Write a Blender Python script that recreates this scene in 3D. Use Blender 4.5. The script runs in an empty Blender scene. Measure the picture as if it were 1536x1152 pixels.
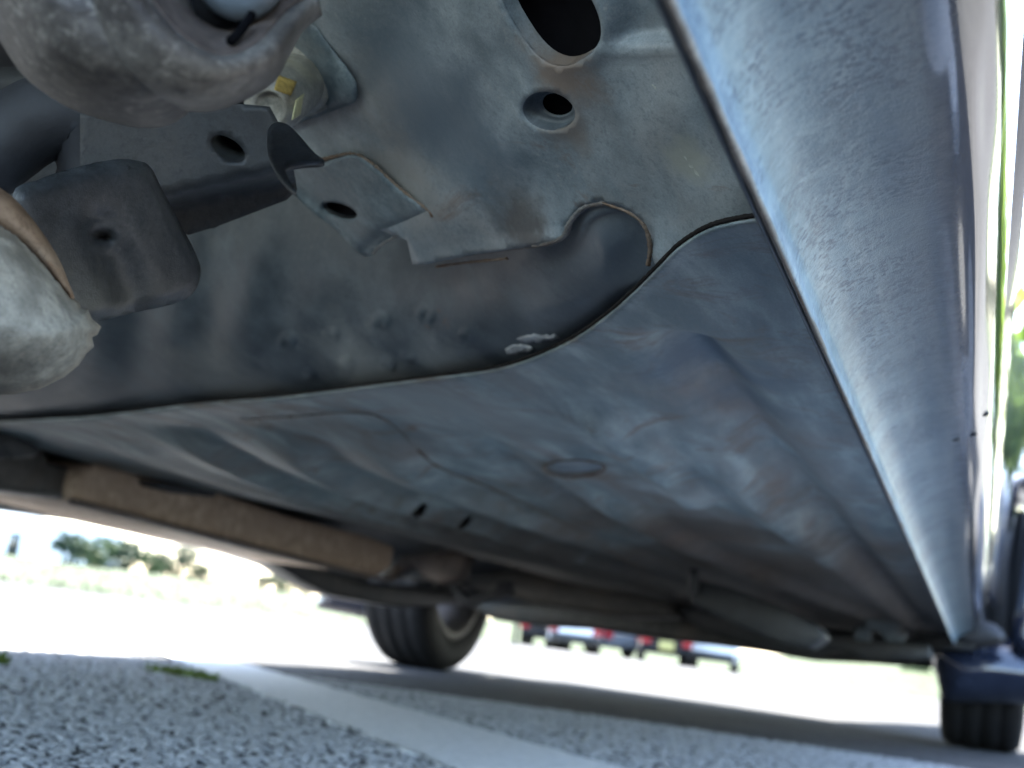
import bpy, bmesh, math, random
import numpy as np
from mathutils import Vector, Matrix
from mathutils.geometry import delaunay_2d_cdt
random.seed(7); rng = np.random.default_rng(7)
SC = bpy.context.scene
COL = SC.collection

# ------------------------------------------------------------------ camera, sky, sun, exposure
W, H, F = 1536.0, 1152.0, 1900.0
TH, PI_, RO = math.radians(21.39), math.radians(11.33), math.radians(7.6)
CAM = np.array([0.0, 0.0, 0.11])
fwd = np.array([-math.sin(TH)*math.cos(PI_), math.cos(TH)*math.cos(PI_), math.sin(PI_)])
r0 = np.array([math.cos(TH), math.sin(TH), 0.0])
u0 = np.cross(r0, fwd)
RGT = math.cos(RO)*r0 + math.sin(RO)*u0
UPV = math.cos(RO)*u0 - math.sin(RO)*r0
cd = bpy.data.cameras.new('camera'); co = bpy.data.objects.new('camera', cd); COL.objects.link(co)
m = Matrix.Identity(4)
for i in range(3):
    m[i][0], m[i][1], m[i][2], m[i][3] = RGT[i], UPV[i], -fwd[i], CAM[i]
co.matrix_world = m
cd.sensor_width = 36.0; cd.lens = 36.0*F/W
cd.clip_start = 0.01; cd.clip_end = 4000
cd.dof.use_dof = True; cd.dof.focus_distance = 0.42; cd.dof.aperture_fstop = 13.5; cd.dof.aperture_blades = 7
SC.camera = co

SUN_EL, SUN_AZ = math.radians(60), math.atan2(-0.42, 0.9)      # azimuth from +Y towards +X
w = bpy.data.worlds.new('World'); SC.world = w; w.use_nodes = True
nt = w.node_tree
bg = nt.nodes['Background']; sky = nt.nodes.new('ShaderNodeTexSky')
sky.sky_type = 'NISHITA'; sky.sun_disc = False
sky.sun_elevation = SUN_EL; sky.sun_rotation = SUN_AZ
sky.air_density = 1.0; sky.dust_density = 1.6; sky.ozone_density = 1.0
nt.links.new(sky.outputs[0], bg.inputs[0]); bg.inputs[1].default_value = 0.115
sd = bpy.data.lights.new('sun', 'SUN'); so = bpy.data.objects.new('sun', sd); COL.objects.link(so)
sd.energy = 4.6; sd.angle = math.radians(0.6); sd.color = (1.0, 0.95, 0.87)
sdir = Vector((math.sin(SUN_AZ)*math.cos(SUN_EL), math.cos(SUN_AZ)*math.cos(SUN_EL), math.sin(SUN_EL)))
so.rotation_euler = sdir.to_track_quat('Z', 'Y').to_euler()
SC.view_settings.view_transform = 'Standard'; SC.view_settings.look = 'None'
SC.view_settings.gamma = 1.0; SC.view_settings.use_curve_mapping = False
SC.view_settings.exposure = 3.95
SC.cycles.max_bounces = 8; SC.cycles.diffuse_bounces = 5

# ------------------------------------------------------------------ where a sight line meets a real plane
def rays(px, py):
    px = np.asarray(px, float); py = np.asarray(py, float)
    d = fwd[None, :] + ((px.ravel()-W/2)/F)[:, None]*RGT[None, :] - ((py.ravel()-H/2)/F)[:, None]*UPV[None, :]
    return d/np.linalg.norm(d, axis=1)[:, None]
def Pz(px, py, z):
    d = rays(px, py); t = (np.asarray(z, float).ravel()-CAM[2])/d[:, 2]; return CAM+d*t[:, None]
def Pa(px, py, ax, val):
    d = rays(px, py); t = (val-CAM[ax])/d[:, ax]; return CAM+d*t[:, None]
def Pd(px, py, dist):
    d = rays(px, py); t = np.broadcast_to(np.asarray(dist, float).ravel(), (len(d),)); return CAM+d*t[:, None]
def p1(f, *a): return Vector(f(*[([q] if k < 2 else q) for k, q in enumerate(a)])[0])

# ------------------------------------------------------------------ node helpers
class N:
    def __init__(s, name):
        s.m = bpy.data.materials.new(name); s.m.use_nodes = True
        s.t = s.m.node_tree; s.b = s.t.nodes['Principled BSDF']; s.co = s.t.nodes.new('ShaderNodeTexCoord').outputs['Object']
    def new(s, kind, **kw):
        n = s.t.nodes.new(kind)
        for k, v in kw.items():
            if hasattr(n, k): setattr(n, k, v)
            else: n.inputs[k.replace('_', ' ')].default_value = v
        return n
    def link(s, a, b): s.t.links.new(a, b)
    def map(s, scale=(1,1,1), rot=(0,0,0)):
        n = s.t.nodes.new('ShaderNodeMapping'); n.inputs['Scale'].default_value = scale; n.inputs['Rotation'].default_value = rot
        s.link(s.co, n.inputs[0]); return n.outputs[0]
    def noise(s, scale, detail=4, rough=.6, dist=0, vec=None):
        n = s.t.nodes.new('ShaderNodeTexNoise'); n.inputs['Scale'].default_value = scale
        n.inputs['Detail'].default_value = detail; n.inputs['Roughness'].default_value = rough; n.inputs['Distortion'].default_value = dist
        s.link(vec or s.co, n.inputs['Vector']); return n.outputs['Fac']
    def voro(s, scale, vec=None, feat='F1', out='Distance'):
        n = s.t.nodes.new('ShaderNodeTexVoronoi'); n.feature = feat; n.inputs['Scale'].default_value = scale
        s.link(vec or s.co, n.inputs['Vector']); return n.outputs[out]
    def ramp(s, fac, a, b, ca=(0,0,0,1), cb=(1,1,1,1)):
        n = s.t.nodes.new('ShaderNodeValToRGB'); n.color_ramp.elements[0].position = a; n.color_ramp.elements[1].position = b
        n.color_ramp.elements[0].color = ca; n.color_ramp.elements[1].color = cb
        s.link(fac, n.inputs[0]); return n.outputs[0]
    def mix(s, fac, a, b, mode='MIX'):
        n = s.t.nodes.new('ShaderNodeMix'); n.data_type = 'RGBA'; n.blend_type = mode
        for v, i in ((fac, 0), (a, 6), (b, 7)):
            if isinstance(v, (int, float)): n.inputs[i].default_value = v
            elif isinstance(v, tuple): n.inputs[i].default_value = (v+(1,))[:4]
            else: s.link(v, n.inputs[i])
        return n.outputs[2]
    def math(s, op, a, b=0.0):
        n = s.t.nodes.new('ShaderNodeMath'); n.operation = op
        for v, i in ((a, 0), (b, 1)):
            if isinstance(v, (int, float)): n.inputs[i].default_value = v
            else: s.link(v, n.inputs[i])
        return n.outputs[0]
    def bump(s, h, strength=.3, dist=.001):
        n = s.t.nodes.new('ShaderNodeBump'); n.inputs['Strength'].default_value = strength; n.inputs['Distance'].default_value = dist
        s.link(h, n.inputs['Height']); s.link(n.outputs[0], s.b.inputs['Normal']); return n
    def done(s, col, rough=.5, spec=.5, metal=0.0, coat=0.0):
        for v, k in ((col, 'Base Color'), (rough, 'Roughness'), (spec, 'Specular IOR Level'), (metal, 'Metallic'), (coat, 'Coat Weight')):
            i = s.b.inputs[k]
            if isinstance(v, (int, float)): i.default_value = v
            elif isinstance(v, tuple): i.default_value = (v+(1,))[:4]
            else: s.link(v, i)
        return s.m

def underbody(name, base, pale, dirt, dirt_amt=.5, rust=(.12,.06,.03), rust_amt=.0, rough=.5, scale=1.0, spec=.45, grit=.35, bumpd=.0006, mud_falloff=None, aniso=None, soft=1.0, stains=()):
    n = N(name)
    vv = n.map(aniso) if aniso else None
    big = n.noise(9*scale, 5, .6, .6, vv); mid = n.noise(75*scale*(.55 if soft < 1 else 1), 5, .6, .1, vv); fine = n.noise(330*scale, 5, .75, 0, vv); grain = n.noise(1300*scale, 3, .7); med = n.noise(24*scale, 5, .6, .25, vv)
    c = n.mix(n.ramp(mid, .36-.1*(1-soft), .64+.1*(1-soft)), tuple(x*.70 for x in base), pale)
    c = n.mix(n.math('MULTIPLY', n.ramp(med, .47, .60), .78), c, tuple(x*.82 for x in base))
    c = n.mix(n.ramp(big, .62-.28*dirt_amt, .80-.2*dirt_amt), c, dirt)
    c = n.mix(n.math('MULTIPLY', n.ramp(fine, .50, .66), .62*soft), c, tuple(x*.55 for x in base))
    mask2 = n.math('MULTIPLY', n.ramp(fine, .32, .46, (1,1,1,1), (0,0,0,1)), n.ramp(med, .44, .6))
    c = n.mix(n.math('MULTIPLY', mask2, .7*soft), c, tuple(x*1.25 for x in dirt))
    if rust_amt > 0:
        rm = n.math('MULTIPLY', n.ramp(n.noise(16*scale, 7, .7, 1.2), .66-.22*rust_amt, .74-.1*rust_amt), .8)
        c = n.mix(rm, c, rust)
    sp = n.ramp(n.voro(260*scale), .0, .20, (1,1,1,1), (0,0,0,1))
    spm = n.math('MULTIPLY', sp, n.ramp(n.noise(60*scale, 3), .5, .62))
    c = n.mix(n.math('MULTIPLY', spm, grit), c, tuple(x*.2 for x in base))
    c = n.mix(n.math('MULTIPLY', n.ramp(grain, .35, .7), .6), c, n.mix(1.0, c, (1.5,1.48,1.45), 'MULTIPLY'))
    w = n.ramp(n.voro(330*scale, out='Color'), .962, .985)
    w = n.math('MULTIPLY', n.math('MULTIPLY', w, n.ramp(n.voro(330*scale), .05, .25, (1,1,1,1), (0,0,0,1))), .7)
    c = n.mix(w, c, (.6,.6,.58))
    r = n.math('ADD', n.math('MULTIPLY', mid, .35), rough-.17)
    hgt = n.math('ADD', n.math('MULTIPLY', grain, .35), n.math('ADD', fine, n.math('MULTIPLY', mid, 1.2)))
    n.bump(hgt, .45*soft**2, bumpd)
    for (q, rad, colr, st_) in stains:
        vd = n.t.nodes.new('ShaderNodeVectorMath'); vd.operation = 'DISTANCE'; n.link(n.co, vd.inputs[0]); vd.inputs[1].default_value = tuple(q)
        dn = n.math('ADD', n.math('DIVIDE', vd.outputs['Value'], rad), n.math('MULTIPLY', n.math('SUBTRACT', n.noise(1.6/rad, 6, .7, .4), .5), 1.5))
        c = n.mix(n.math('MULTIPLY', n.ramp(dn, .35, 1.0, (1,1,1,1), (0,0,0,1)), st_), c, colr)
    if mud_falloff:  # mud colour growing rearward, which also paints in the falloff of light
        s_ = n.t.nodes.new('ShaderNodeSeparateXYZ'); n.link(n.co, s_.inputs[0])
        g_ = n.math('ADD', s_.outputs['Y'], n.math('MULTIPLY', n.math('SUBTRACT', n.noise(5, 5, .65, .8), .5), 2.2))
        c = n.mix(n.math('MULTIPLY', n.ramp(n.math('MULTIPLY', g_, .4), .46, .66), .88), c, mud_falloff)
    return n.done(c, r, spec)

def plain(name, col, rough=.5, spec=.5, metal=0, coat=0, var=.25, scale=60, bumpd=.0005):
    n = N(name); f = n.noise(scale, 5, .65, .3)
    c = n.mix(n.ramp(f, .3, .7), tuple(x*(1-var) for x in col), tuple(min(1, x*(1+var)) for x in col))
    n.bump(n.noise(scale*8, 4, .7), .35, bumpd)
    return n.done(c, rough, spec, metal, coat)

BLUE = (.115,.15,.16); PALE = (.25,.28,.275); TAN = (.20,.175,.15)
M = {}
M['pad'] = underbody('bracket steel', (.08,.112,.128), (.14,.175,.185), (.13,.12,.11), .25)
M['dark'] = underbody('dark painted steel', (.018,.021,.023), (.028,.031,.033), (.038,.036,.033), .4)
M['flap'] = underbody('dusty black sheet', (.031,.035,.037), (.047,.051,.053), (.060,.059,.055), .4, rough=.42)
M['cast'] = underbody('dusty cast iron', (.05,.044,.040), (.095,.083,.072), (.25,.235,.205), .5, grit=.2, bumpd=.001)
M['lip'] = underbody('rust brown lip', (.075,.058,.048), (.11,.085,.07), (.15,.12,.10), .4)
M['grit'] = underbody('gritty grey casting', (.16,.15,.13), (.26,.245,.21), (.20,.17,.135), .4, grit=.9, scale=1.3, bumpd=.0018, rough=.75, spec=.2)
M['rustrim'] = underbody('rusty steel', (.12,.08,.055), (.17,.12,.085), (.20,.16,.125), .5, rust_amt=.5, rough=.8, spec=.15)
M['bead'] = underbody('dusty sealant', (.16,.155,.145), (.24,.225,.205), (.10,.07,.05), .55, grit=.6, rough=.8, spec=.2)
M['brown'] = underbody('brown dusty exhaust shell', (.38,.285,.205), (.45,.35,.26), (.29,.22,.165), .4, rough=.7, spec=.2)
M['grim'] = underbody('greasy grey brown metal', (.05,.047,.042), (.075,.07,.062), (.06,.05,.04), .5)
M['beam'] = underbody('axle grey', (.045,.046,.044), (.065,.066,.062), (.09,.075,.06), .5)
M['rubber'] = plain('black rubber', (.022,.023,.026), .62, .4, var=.3)
M['tread'] = plain('tyre rubber', (.010,.0105,.012), .7, .25, var=.3)
M['rim'] = plain('dusty wheel steel', (.16,.15,.14), .5, .5, .3)
M['bush'] = plain('grey bush metal', (.13,.16,.18), .4, .5, var=.25)
M['yellow'] = plain('yellow paint mark', (.42,.29,.08), .6, .3, var=.35, scale=300)
M['boltpaint'] = plain('old yellow smear', (.46,.43,.24), .5, .4, var=.25, scale=400)
M['bolt'] = underbody('zinc bolt', (.20,.195,.17), (.32,.31,.27), (.24,.22,.15), .4, scale=2, rough=.4, spec=.6, grit=.3)
M['groove'] = plain('painted seam shade', (.018,.015,.013), .9, .1, var=.3)  # near-black tone standing for the shade in the seam gap
M['void'] = plain('black cavity', (.004,.004,.005), .9, .05)  # near-black colour that paints the darkness inside openings

def sill_mat():
    n = N('dusty navy sill paint')
    st = n.noise(1.0, 4, .6, .1, n.map((110, 9, 110))); big = n.noise(16, 4, .6, .3); pat = n.noise(120, 4, .6, .1); peb = n.noise(430, 4, .6)
    c = n.mix(n.ramp(big, .36, .64), (.06,.115,.165), (.125,.195,.25))
    c = n.mix(n.math('MULTIPLY', n.ramp(pat, .48, .66), .5), c, (.24,.31,.345))
    c = n.mix(n.math('MULTIPLY', n.ramp(st, .54, .74), .35), c, (.30,.35,.37))
    c = n.mix(n.math('MULTIPLY', n.ramp(peb, .46, .58), n.ramp(n.noise(34, 5, .65), .42, .58)), c, (.03,.065,.115))
    w = n.math('MULTIPLY', n.ramp(n.voro(420, out='Color'), .94, .98), n.ramp(n.voro(420), .05, .25, (1,1,1,1), (0,0,0,1)))
    c = n.mix(w, c, (.6,.64,.66))
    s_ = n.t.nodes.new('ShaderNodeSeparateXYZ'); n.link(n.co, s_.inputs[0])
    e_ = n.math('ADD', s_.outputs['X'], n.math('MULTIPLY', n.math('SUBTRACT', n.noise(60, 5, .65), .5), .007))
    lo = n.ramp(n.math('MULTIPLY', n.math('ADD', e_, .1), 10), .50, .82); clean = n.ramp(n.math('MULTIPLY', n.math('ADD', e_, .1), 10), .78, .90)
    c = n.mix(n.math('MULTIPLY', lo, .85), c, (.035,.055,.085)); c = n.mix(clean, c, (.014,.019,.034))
    n.bump(n.math('ADD', n.math('MULTIPLY', peb, 1.2), n.math('ADD', pat, n.noise(1800, 2))), .28, .0006)
    b2 = n.t.nodes.new('ShaderNodeBsdfPrincipled'); b2.inputs['Base Color'].default_value = (.014,.019,.034,1); b2.inputs['Roughness'].default_value = .13; b2.inputs['Coat Weight'].default_value = 1.0; b2.inputs['Coat IOR'].default_value = 2.1; b2.inputs['Coat Roughness'].default_value = .06
    bp_ = n.t.nodes.new('ShaderNodeBump'); bp_.inputs['Strength'].default_value = .12; bp_.inputs['Distance'].default_value = .0004; n.link(n.noise(260, 4, .65), bp_.inputs['Height']); n.link(bp_.outputs[0], b2.inputs['Normal'])
    mx = n.t.nodes.new('ShaderNodeMixShader'); n.link(clean, mx.inputs[0]); n.link(n.b.outputs[0], mx.inputs[1]); n.link(b2.outputs[0], mx.inputs[2])
    n.link(mx.outputs[0], n.t.nodes['Material Output'].inputs[0])
    return n.done(c, n.math('ADD', n.math('MULTIPLY', pat, .3), .26), .5)
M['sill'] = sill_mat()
def paint_mat():
    n = N('navy car paint')
    c = n.mix(n.ramp(n.noise(30, 6), .4, .7), (.010,.014,.028), (.018,.024,.042))
    n.bump(n.noise(420, 3, .6), .06, .0004)
    return n.done(c, .16, .5, 0, .8)
M['paint'] = paint_mat()

# ------------------------------------------------------------------ object helpers
def mesh_obj(name, verts, faces, mat, parent=None, smooth=True, solid=0.0, weld=False):
    me = bpy.data.meshes.new(name)
    me.from_pydata([tuple(map(float, v)) for v in verts], [], [tuple(map(int, f)) for f in faces])
    bm = bmesh.new(); bm.from_mesh(me)
    if weld: bmesh.ops.remove_doubles(bm, verts=bm.verts, dist=1e-6)
    bmesh.ops.recalc_face_normals(bm, faces=bm.faces); bm.to_mesh(me); bm.free()
    if smooth: me.polygons.foreach_set('use_smooth', [True]*len(me.polygons))
    me.materials.append(mat)
    o = bpy.data.objects.new(name, me); COL.objects.link(o)
    if parent is not None: o.parent = parent
    if solid:
        s = o.modifiers.new('thickness', 'SOLIDIFY'); s.thickness = solid; s.offset = 0
    return o
def empty(name, loc=(0,0,0), label=None, cat=None, group=None):
    o = bpy.data.objects.new(name, None); o.location = loc; o.empty_display_size = .1; COL.objects.link(o)
    if label: o['label'] = label
    if cat: o['category'] = cat
    if group: o['group'] = group
    return o
def tag(o, label=None, cat=None, group=None, kind=None):
    for k, v in (('label', label), ('category', cat), ('group', group), ('kind', kind)):
        if v: o[k] = v
    return o
def cr(pts, n, closed=False):
    P = np.asarray(pts, float); k = len(P)
    Q = np.vstack([P[-1:], P, P[:2]]) if closed else np.vstack([2*P[:1]-P[1:2], P, 2*P[-1:]-P[-2:-1]])
    segs = k if closed else k-1
    t = np.linspace(0, segs, n, endpoint=not closed); i = np.minimum(t.astype(int), segs-1); f = (t-i)[:, None]
    a, b, c, d = Q[i], Q[i+1], Q[i+2], Q[i+3]
    return .5*((2*b)+(-a+c)*f+(2*a-5*b+4*c-d)*f**2+(-a+3*b-3*c+d)*f**3)
def dense(pts, step, closed=True):
    P = np.asarray(pts, float)
    if closed: P = np.vstack([P, P[:1]])
    out = []
    for a, b in zip(P[:-1], P[1:]):
        k = max(1, int(round(np.linalg.norm(b-a)/step)))
        for j in range(k): out.append(a+(b-a)*j/k)
    if not closed: out.append(P[-1])
    return np.array(out)
def inside(P, poly):
    x, y = P[:, 0], P[:, 1]; r = np.zeros(len(P), bool); k = len(poly)
    for i in range(k):
        x1, y1 = poly[i]; x2, y2 = poly[(i+1) % k]
        if y1 == y2: continue
        c = ((y1 > y) != (y2 > y)) & (x < (x2-x1)*(y-y1)/(y2-y1)+x1); r ^= c
    return r
def segdist(P, poly, closed=False):
    """distance, signed side and parameter of the nearest point on a polyline"""
    A = np.asarray(poly, float); B = np.roll(A, -1, 0) if closed else A[1:]; A = A if closed else A[:-1]
    best = np.full(len(P), 1e9); side = np.zeros(len(P)); par = np.zeros(len(P))
    for i, (a, b) in enumerate(zip(A, B)):
        ab = b-a; L2 = max(ab@ab, 1e-12); t = np.clip(((P-a)@ab)/L2, 0, 1); q = a+t[:, None]*ab; dv = P-q
        d = np.hypot(dv[:, 0], dv[:, 1]); c = ab[0]*(P[:, 1]-a[1])-ab[1]*(P[:, 0]-a[0])
        mk = d < best; best[mk] = d[mk]; side[mk] = np.sign(c[mk]); par[mk] = (i+t[mk])/len(A)
    return best, side, par
def fill(outline, holes, step):
    """triangulate an outline with holes; returns points and triangles"""
    out = dense(outline, step); hs = [np.asarray(h, float) for h in holes]
    x0, y0 = out.min(0); x1, y1 = out.max(0)
    gx, gy = np.meshgrid(np.arange(x0, x1, step), np.arange(y0, y1, step))
    gx = gx+(np.arange(gy.shape[0]) % 2)[:, None]*step*.5
    g = np.stack([gx.ravel(), gy.ravel()], 1); g = g+rng.uniform(-.12, .12, g.shape)*step
    g = g[inside(g, out)]; g = g[segdist(g, out, True)[0] > step*.45]
    for h in hs:
        g = g[~inside(g, h)]; g = g[segdist(g, h, True)[0] > step*.35]
    pts = [out]; edges = []; base = 0
    for loop in [out]+hs:
        k = len(loop); edges += [(base+i, base+(i+1) % k) for i in range(k)]; base += k
        if loop is not out: pts.append(loop)
    pts.append(g); allp = np.vstack(pts)
    r = delaunay_2d_cdt([Vector(p) for p in allp], edges, [], 0, 1e-5)
    V = np.array([tuple(v) for v in r[0]]); T = np.array([f for f in r[2] if len(f) == 3])
    c = V[T].mean(1); keep = inside(c, out)
    for h in hs: keep &= ~inside(c, h)
    return V, T[keep]
def sheet(name, outline, proj, mat, parent, step=10, holes=(), solid=.0012):
    V, T = fill(outline, holes, step)
    return mesh_obj(name, proj(V), T, mat, parent, True, solid)
def inflate(name, outline, dist, bulge, R, mat, parent, step=8, back=None):
    """closed rounded body: front and back skins meet along the outline"""
    V, T = fill(outline, (), step); e = segdist(V, dense(outline, step), True)[0]
    q = np.sqrt(np.clip(1-(1-np.minimum(e/R, 1))**2, 0, 1)); d0 = dist(V)
    A = Pd(V[:, 0], V[:, 1], d0-bulge*q); B = Pd(V[:, 0], V[:, 1], d0+(back or bulge)*q); n = len(V)
    return mesh_obj(name, np.vstack([A, B]), [tuple(t) for t in T]+[(t[0]+n, t[2]+n, t[1]+n) for t in T], mat, parent, True, 0, True)
def loft(name, rows, mat, parent, nu=6, nv=6, solid=.0012, closed=False):
    R = np.array(rows, float); k, c = R.shape[:2]
    A = np.stack([cr(R[i], c*nu, closed) for i in range(k)]); B = np.stack([cr(A[:, j], (k-1)*nv+1) for j in range(A.shape[1])], 1)
    a, b = B.shape[:2]; F_ = []
    for i in range(a-1):
        for j in range(b if closed else b-1):
            F_.append((i*b+j, i*b+(j+1) % b, (i+1)*b+(j+1) % b, (i+1)*b+j))
    return mesh_obj(name, B.reshape(-1, 3), F_, mat, parent, True, solid)
def tube(name, path, rad, mat, parent, n=8, flat=None, jit=0.0):
    P = [Vector(p) for p in path]; V = []; F_ = []; k = len(P); up = Vector((0, 0, 1))
    for i, p in enumerate(P):
        t = (P[min(i+1, k-1)]-P[max(i-1, 0)]).normalized(); s = t.cross(up)
        s = s.normalized() if s.length > 1e-4 else Vector((1, 0, 0)); q = s.cross(t)
        r = rad[i] if hasattr(rad, '__len__') else rad
        r *= 1+random.uniform(-jit, jit)
        for a in range(n):
            an = 2*math.pi*a/n; V.append(p+s*math.cos(an)*r+q*math.sin(an)*r*(flat or 1))
    for i in range(k-1):
        for a in range(n): F_.append((i*n+a, i*n+(a+1) % n, (i+1)*n+(a+1) % n, (i+1)*n+a))
    F_ += [tuple(range(n)), tuple(range((k-1)*n, k*n))]
    return mesh_obj(name, V, F_, mat, parent)
def lathe(name, prof, c, axis, mat, parent, n=40, smooth=True, solid=0, ref=None, caps=False):
    ax = Vector(axis).normalized(); s = (Vector(ref) if ref else Vector((0, 0, 1))).cross(ax)
    s = s.normalized() if s.length > 1e-3 else Vector((1, 0, 0)); t = ax.cross(s); V = []; F_ = []
    for r, h in prof:
        for a in range(n):
            an = 2*math.pi*a/n; V.append(Vector(c)+ax*h+s*math.cos(an)*r+t*math.sin(an)*r)
    for i in range(len(prof)-1):
        for a in range(n): F_.append((i*n+a, i*n+(a+1) % n, (i+1)*n+(a+1) % n, (i+1)*n+a))
    if caps: F_ += [tuple(range(n)), tuple(range((len(prof)-1)*n, len(prof)*n))]
    return mesh_obj(name, V, F_, mat, parent, smooth, solid)
def prism(name, pts3, ext, mat, parent, bevel=.006, seg=2):
    bm = bmesh.new(); vs = [bm.verts.new(tuple(map(float, p))) for p in pts3]; f = bm.faces.new(vs)
    r = bmesh.ops.extrude_face_region(bm, geom=[f])
    bmesh.ops.translate(bm, verts=[v for v in r['geom'] if isinstance(v, bmesh.types.BMVert)], vec=Vector(ext))
    bmesh.ops.recalc_face_normals(bm, faces=bm.faces)
    if bevel: bmesh.ops.bevel(bm, geom=bm.edges[:], offset=bevel, segments=seg, profile=.5, affect='EDGES', clamp_overlap=True)
    me = bpy.data.meshes.new(name); bm.to_mesh(me); bm.free(); me.polygons.foreach_set('use_smooth', [True]*len(me.polygons))
    me.materials.append(mat); o = bpy.data.objects.new(name, me); COL.objects.link(o)
    if parent is not None: o.parent = parent
    es = o.modifiers.new('edge', 'EDGE_SPLIT'); es.split_angle = math.radians(50)
    return o
def box(name, lo, hi, mat, parent=None, bevel=.004):
    (x0, y0, z0), (x1, y1, z1) = lo, hi
    return prism(name, [(x0,y0,z0),(x1,y0,z0),(x1,y1,z0),(x0,y1,z0)], (0,0,z1-z0), mat, parent, bevel)
def pxprism(name, pts, ax, val, depth, mat, parent, bevel=.006):
    e = [0, 0, 0]; e[ax] = depth
    p = np.array(pts, float); return prism(name, Pa(p[:, 0], p[:, 1], ax, val), e, mat, parent, bevel)
def ell(cx, cy, rx, ry, rot=0, n=36):
    a = np.linspace(0, 2*np.pi, n, endpoint=False); c, s = math.cos(rot), math.sin(rot)
    x, y = rx*np.cos(a), ry*np.sin(a); return np.stack([cx+x*c-y*s, cy+x*s+y*c], 1)
def sm(x): x = np.clip(x, 0, 1); return x*x*(3-2*x)

# ================================================================== GROUND
def ground_mat():
    n = N('worn asphalt')
    v = n.voro(110); f = n.noise(3.0, 5); g = n.noise(300, 3)
    c = n.mix(n.ramp(v, .15, .6), (.08,.082,.084), (.028,.029,.03))
    c = n.mix(n.math('MULTIPLY', n.ramp(f, .4, .65), .5), c, (.075,.075,.075))
    n.bump(n.math('ADD', n.math('MULTIPLY', v, -1.0), n.math('MULTIPLY', g, .3)), .4, .003)
    return n.done(c, .95, .03)
asph = ground_mat()
ys = np.concatenate([-np.geomspace(400, .5, 24), [0], np.geomspace(.5, 900, 40)])
xs = np.concatenate([-np.geomspace(700, .5, 28), [0], np.geomspace(.5, 700, 28)])
V = [(x, y, 0.0) for y in ys for x in xs]; k = len(xs)
ground = mesh_obj('asphalt_ground', V, [(j*k+i, j*k+i+1, (j+1)*k+i+1, (j+1)*k+i) for j in range(len(ys)-1) for i in range(k-1)], asph)
tag(ground, 'grey coarse asphalt lot in shade and sun', kind='structure')

def stones(name, pts, size, zb, mat, rise):
    """packed chips of aggregate bedded in the asphalt: one mesh of low flat topped stones"""
    n = len(pts); K = 7
    ang = (np.arange(K)/K*2*np.pi)[None, :]+rng.uniform(0, 6.28, (n, 1))+rng.uniform(-.3, .3, (n, K))
    rad = size[:, None]*rng.uniform(.72, 1.22, (n, K)); el = rng.uniform(.7, 1.0, (n, 1)); th = rng.uniform(0, 3.14, (n, 1))
    def ring(sc, z):
        x = rad*sc*np.cos(ang); y = rad*sc*np.sin(ang)*el
        return np.stack([pts[:, :1]+x*np.cos(th)-y*np.sin(th), pts[:, 1:2]+x*np.sin(th)+y*np.cos(th), z+np.zeros_like(x)], 2)
    hh = size*rise*rng.uniform(.25, 1.0, n); tilt = rng.uniform(-.22, .22, (n, 2))
    b = ring(1.05, zb-.001); t = ring(.86, zb+(hh*.75)[:, None]); u = ring(.5, zb+hh[:, None])
    for r_ in (t, u):
        r_[:, :, 2] += (r_[:, :, 0]-pts[:, :1])*tilt[:, :1]+(r_[:, :, 1]-pts[:, 1:2])*tilt[:, 1:]
        r_[:, :, 2] += rng.uniform(-.12, .12, r_.shape[:2])*size[:, None]
    V = np.concatenate([b, t, u], 1).reshape(-1, 3)
    q = []
    for j in range(K):
        k2 = (j+1) % K
        q += [(j, k2, K+k2, K+j), (K+j, K+k2, 2*K+k2, 2*K+j)]
    q = np.array(q); off = (np.arange(n)*3*K)
    quads = (q[None]+off[:, None, None]).reshape(-1, 4); tops = (np.arange(2*K, 3*K)[None]+off[:, None])
    me = bpy.data.meshes.new(name); nl = quads.size+tops.size; nf = len(quads)+len(tops)
    me.vertices.add(len(V)); me.vertices.foreach_set('co', V.ravel()); me.loops.add(nl)
    me.loops.foreach_set('vertex_index', np.concatenate([quads.ravel(), tops.ravel()]).astype(np.int32))
    me.polygons.add(nf)
    ls = np.concatenate([np.arange(len(quads))*4, quads.size+np.arange(n)*K]).astype(np.int32); me.polygons.foreach_set('loop_start', ls)
    me.polygons.foreach_set('use_smooth', [True]*nf); me.update(calc_edges=True); me.validate(); me.materials.append(mat)
    o = bpy.data.objects.new(name, me); COL.objects.link(o); return o
def chip_mat(name, a, b, dark):
    n = N(name)
    c = n.mix(n.ramp(n.noise(130, 2), .35, .65), a, b); c = n.mix(n.math('MULTIPLY', n.ramp(n.noise(900, 4, .7), .5, .7), .55), c, dark)
    n.bump(n.noise(1200, 4, .7), .5, .0008)
    return n.done(c, .8, .15)
chips = chip_mat('pale aggregate', (.22,.222,.222), (.38,.382,.38), (.08,.081,.084))
paintc = chip_mat('worn white road paint', (.48,.49,.485), (.62,.62,.61), (.33,.335,.33))
sp = .0078
R = 2.6
gx, gy = np.meshgrid(np.arange(-2.2, .55, sp), np.arange(.3, R, sp)); P = np.stack([gx.ravel(), gy.ravel()], 1); P += rng.uniform(-.42, .42, P.shape)*sp
dd = np.hypot(P[:, 0], P[:, 1]); br = np.degrees(np.arctan2(P[:, 0], P[:, 1]))
P = P[(dd > .5) & (dd < 2.3) & (br > -47) & (br < 5)]; dd = np.hypot(P[:, 0], P[:, 1])
keep = rng.uniform(0, 1, len(P)) < np.where(dd < 1.3, .82, .6); P = P[keep]
# painted parking line: its two edges on the ground
le = Pz([342, 342, 419, 525, 586, 665], [1021, 1021, 1062, 1092, 1117, 1152], np.zeros(6)); re_ = Pz([349, 349, 436, 522, 740, 884], [992, 992, 1021, 1044, 1099, 1146], np.zeros(6))
le, re_ = le[:, :2], re_[:, :2]
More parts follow.
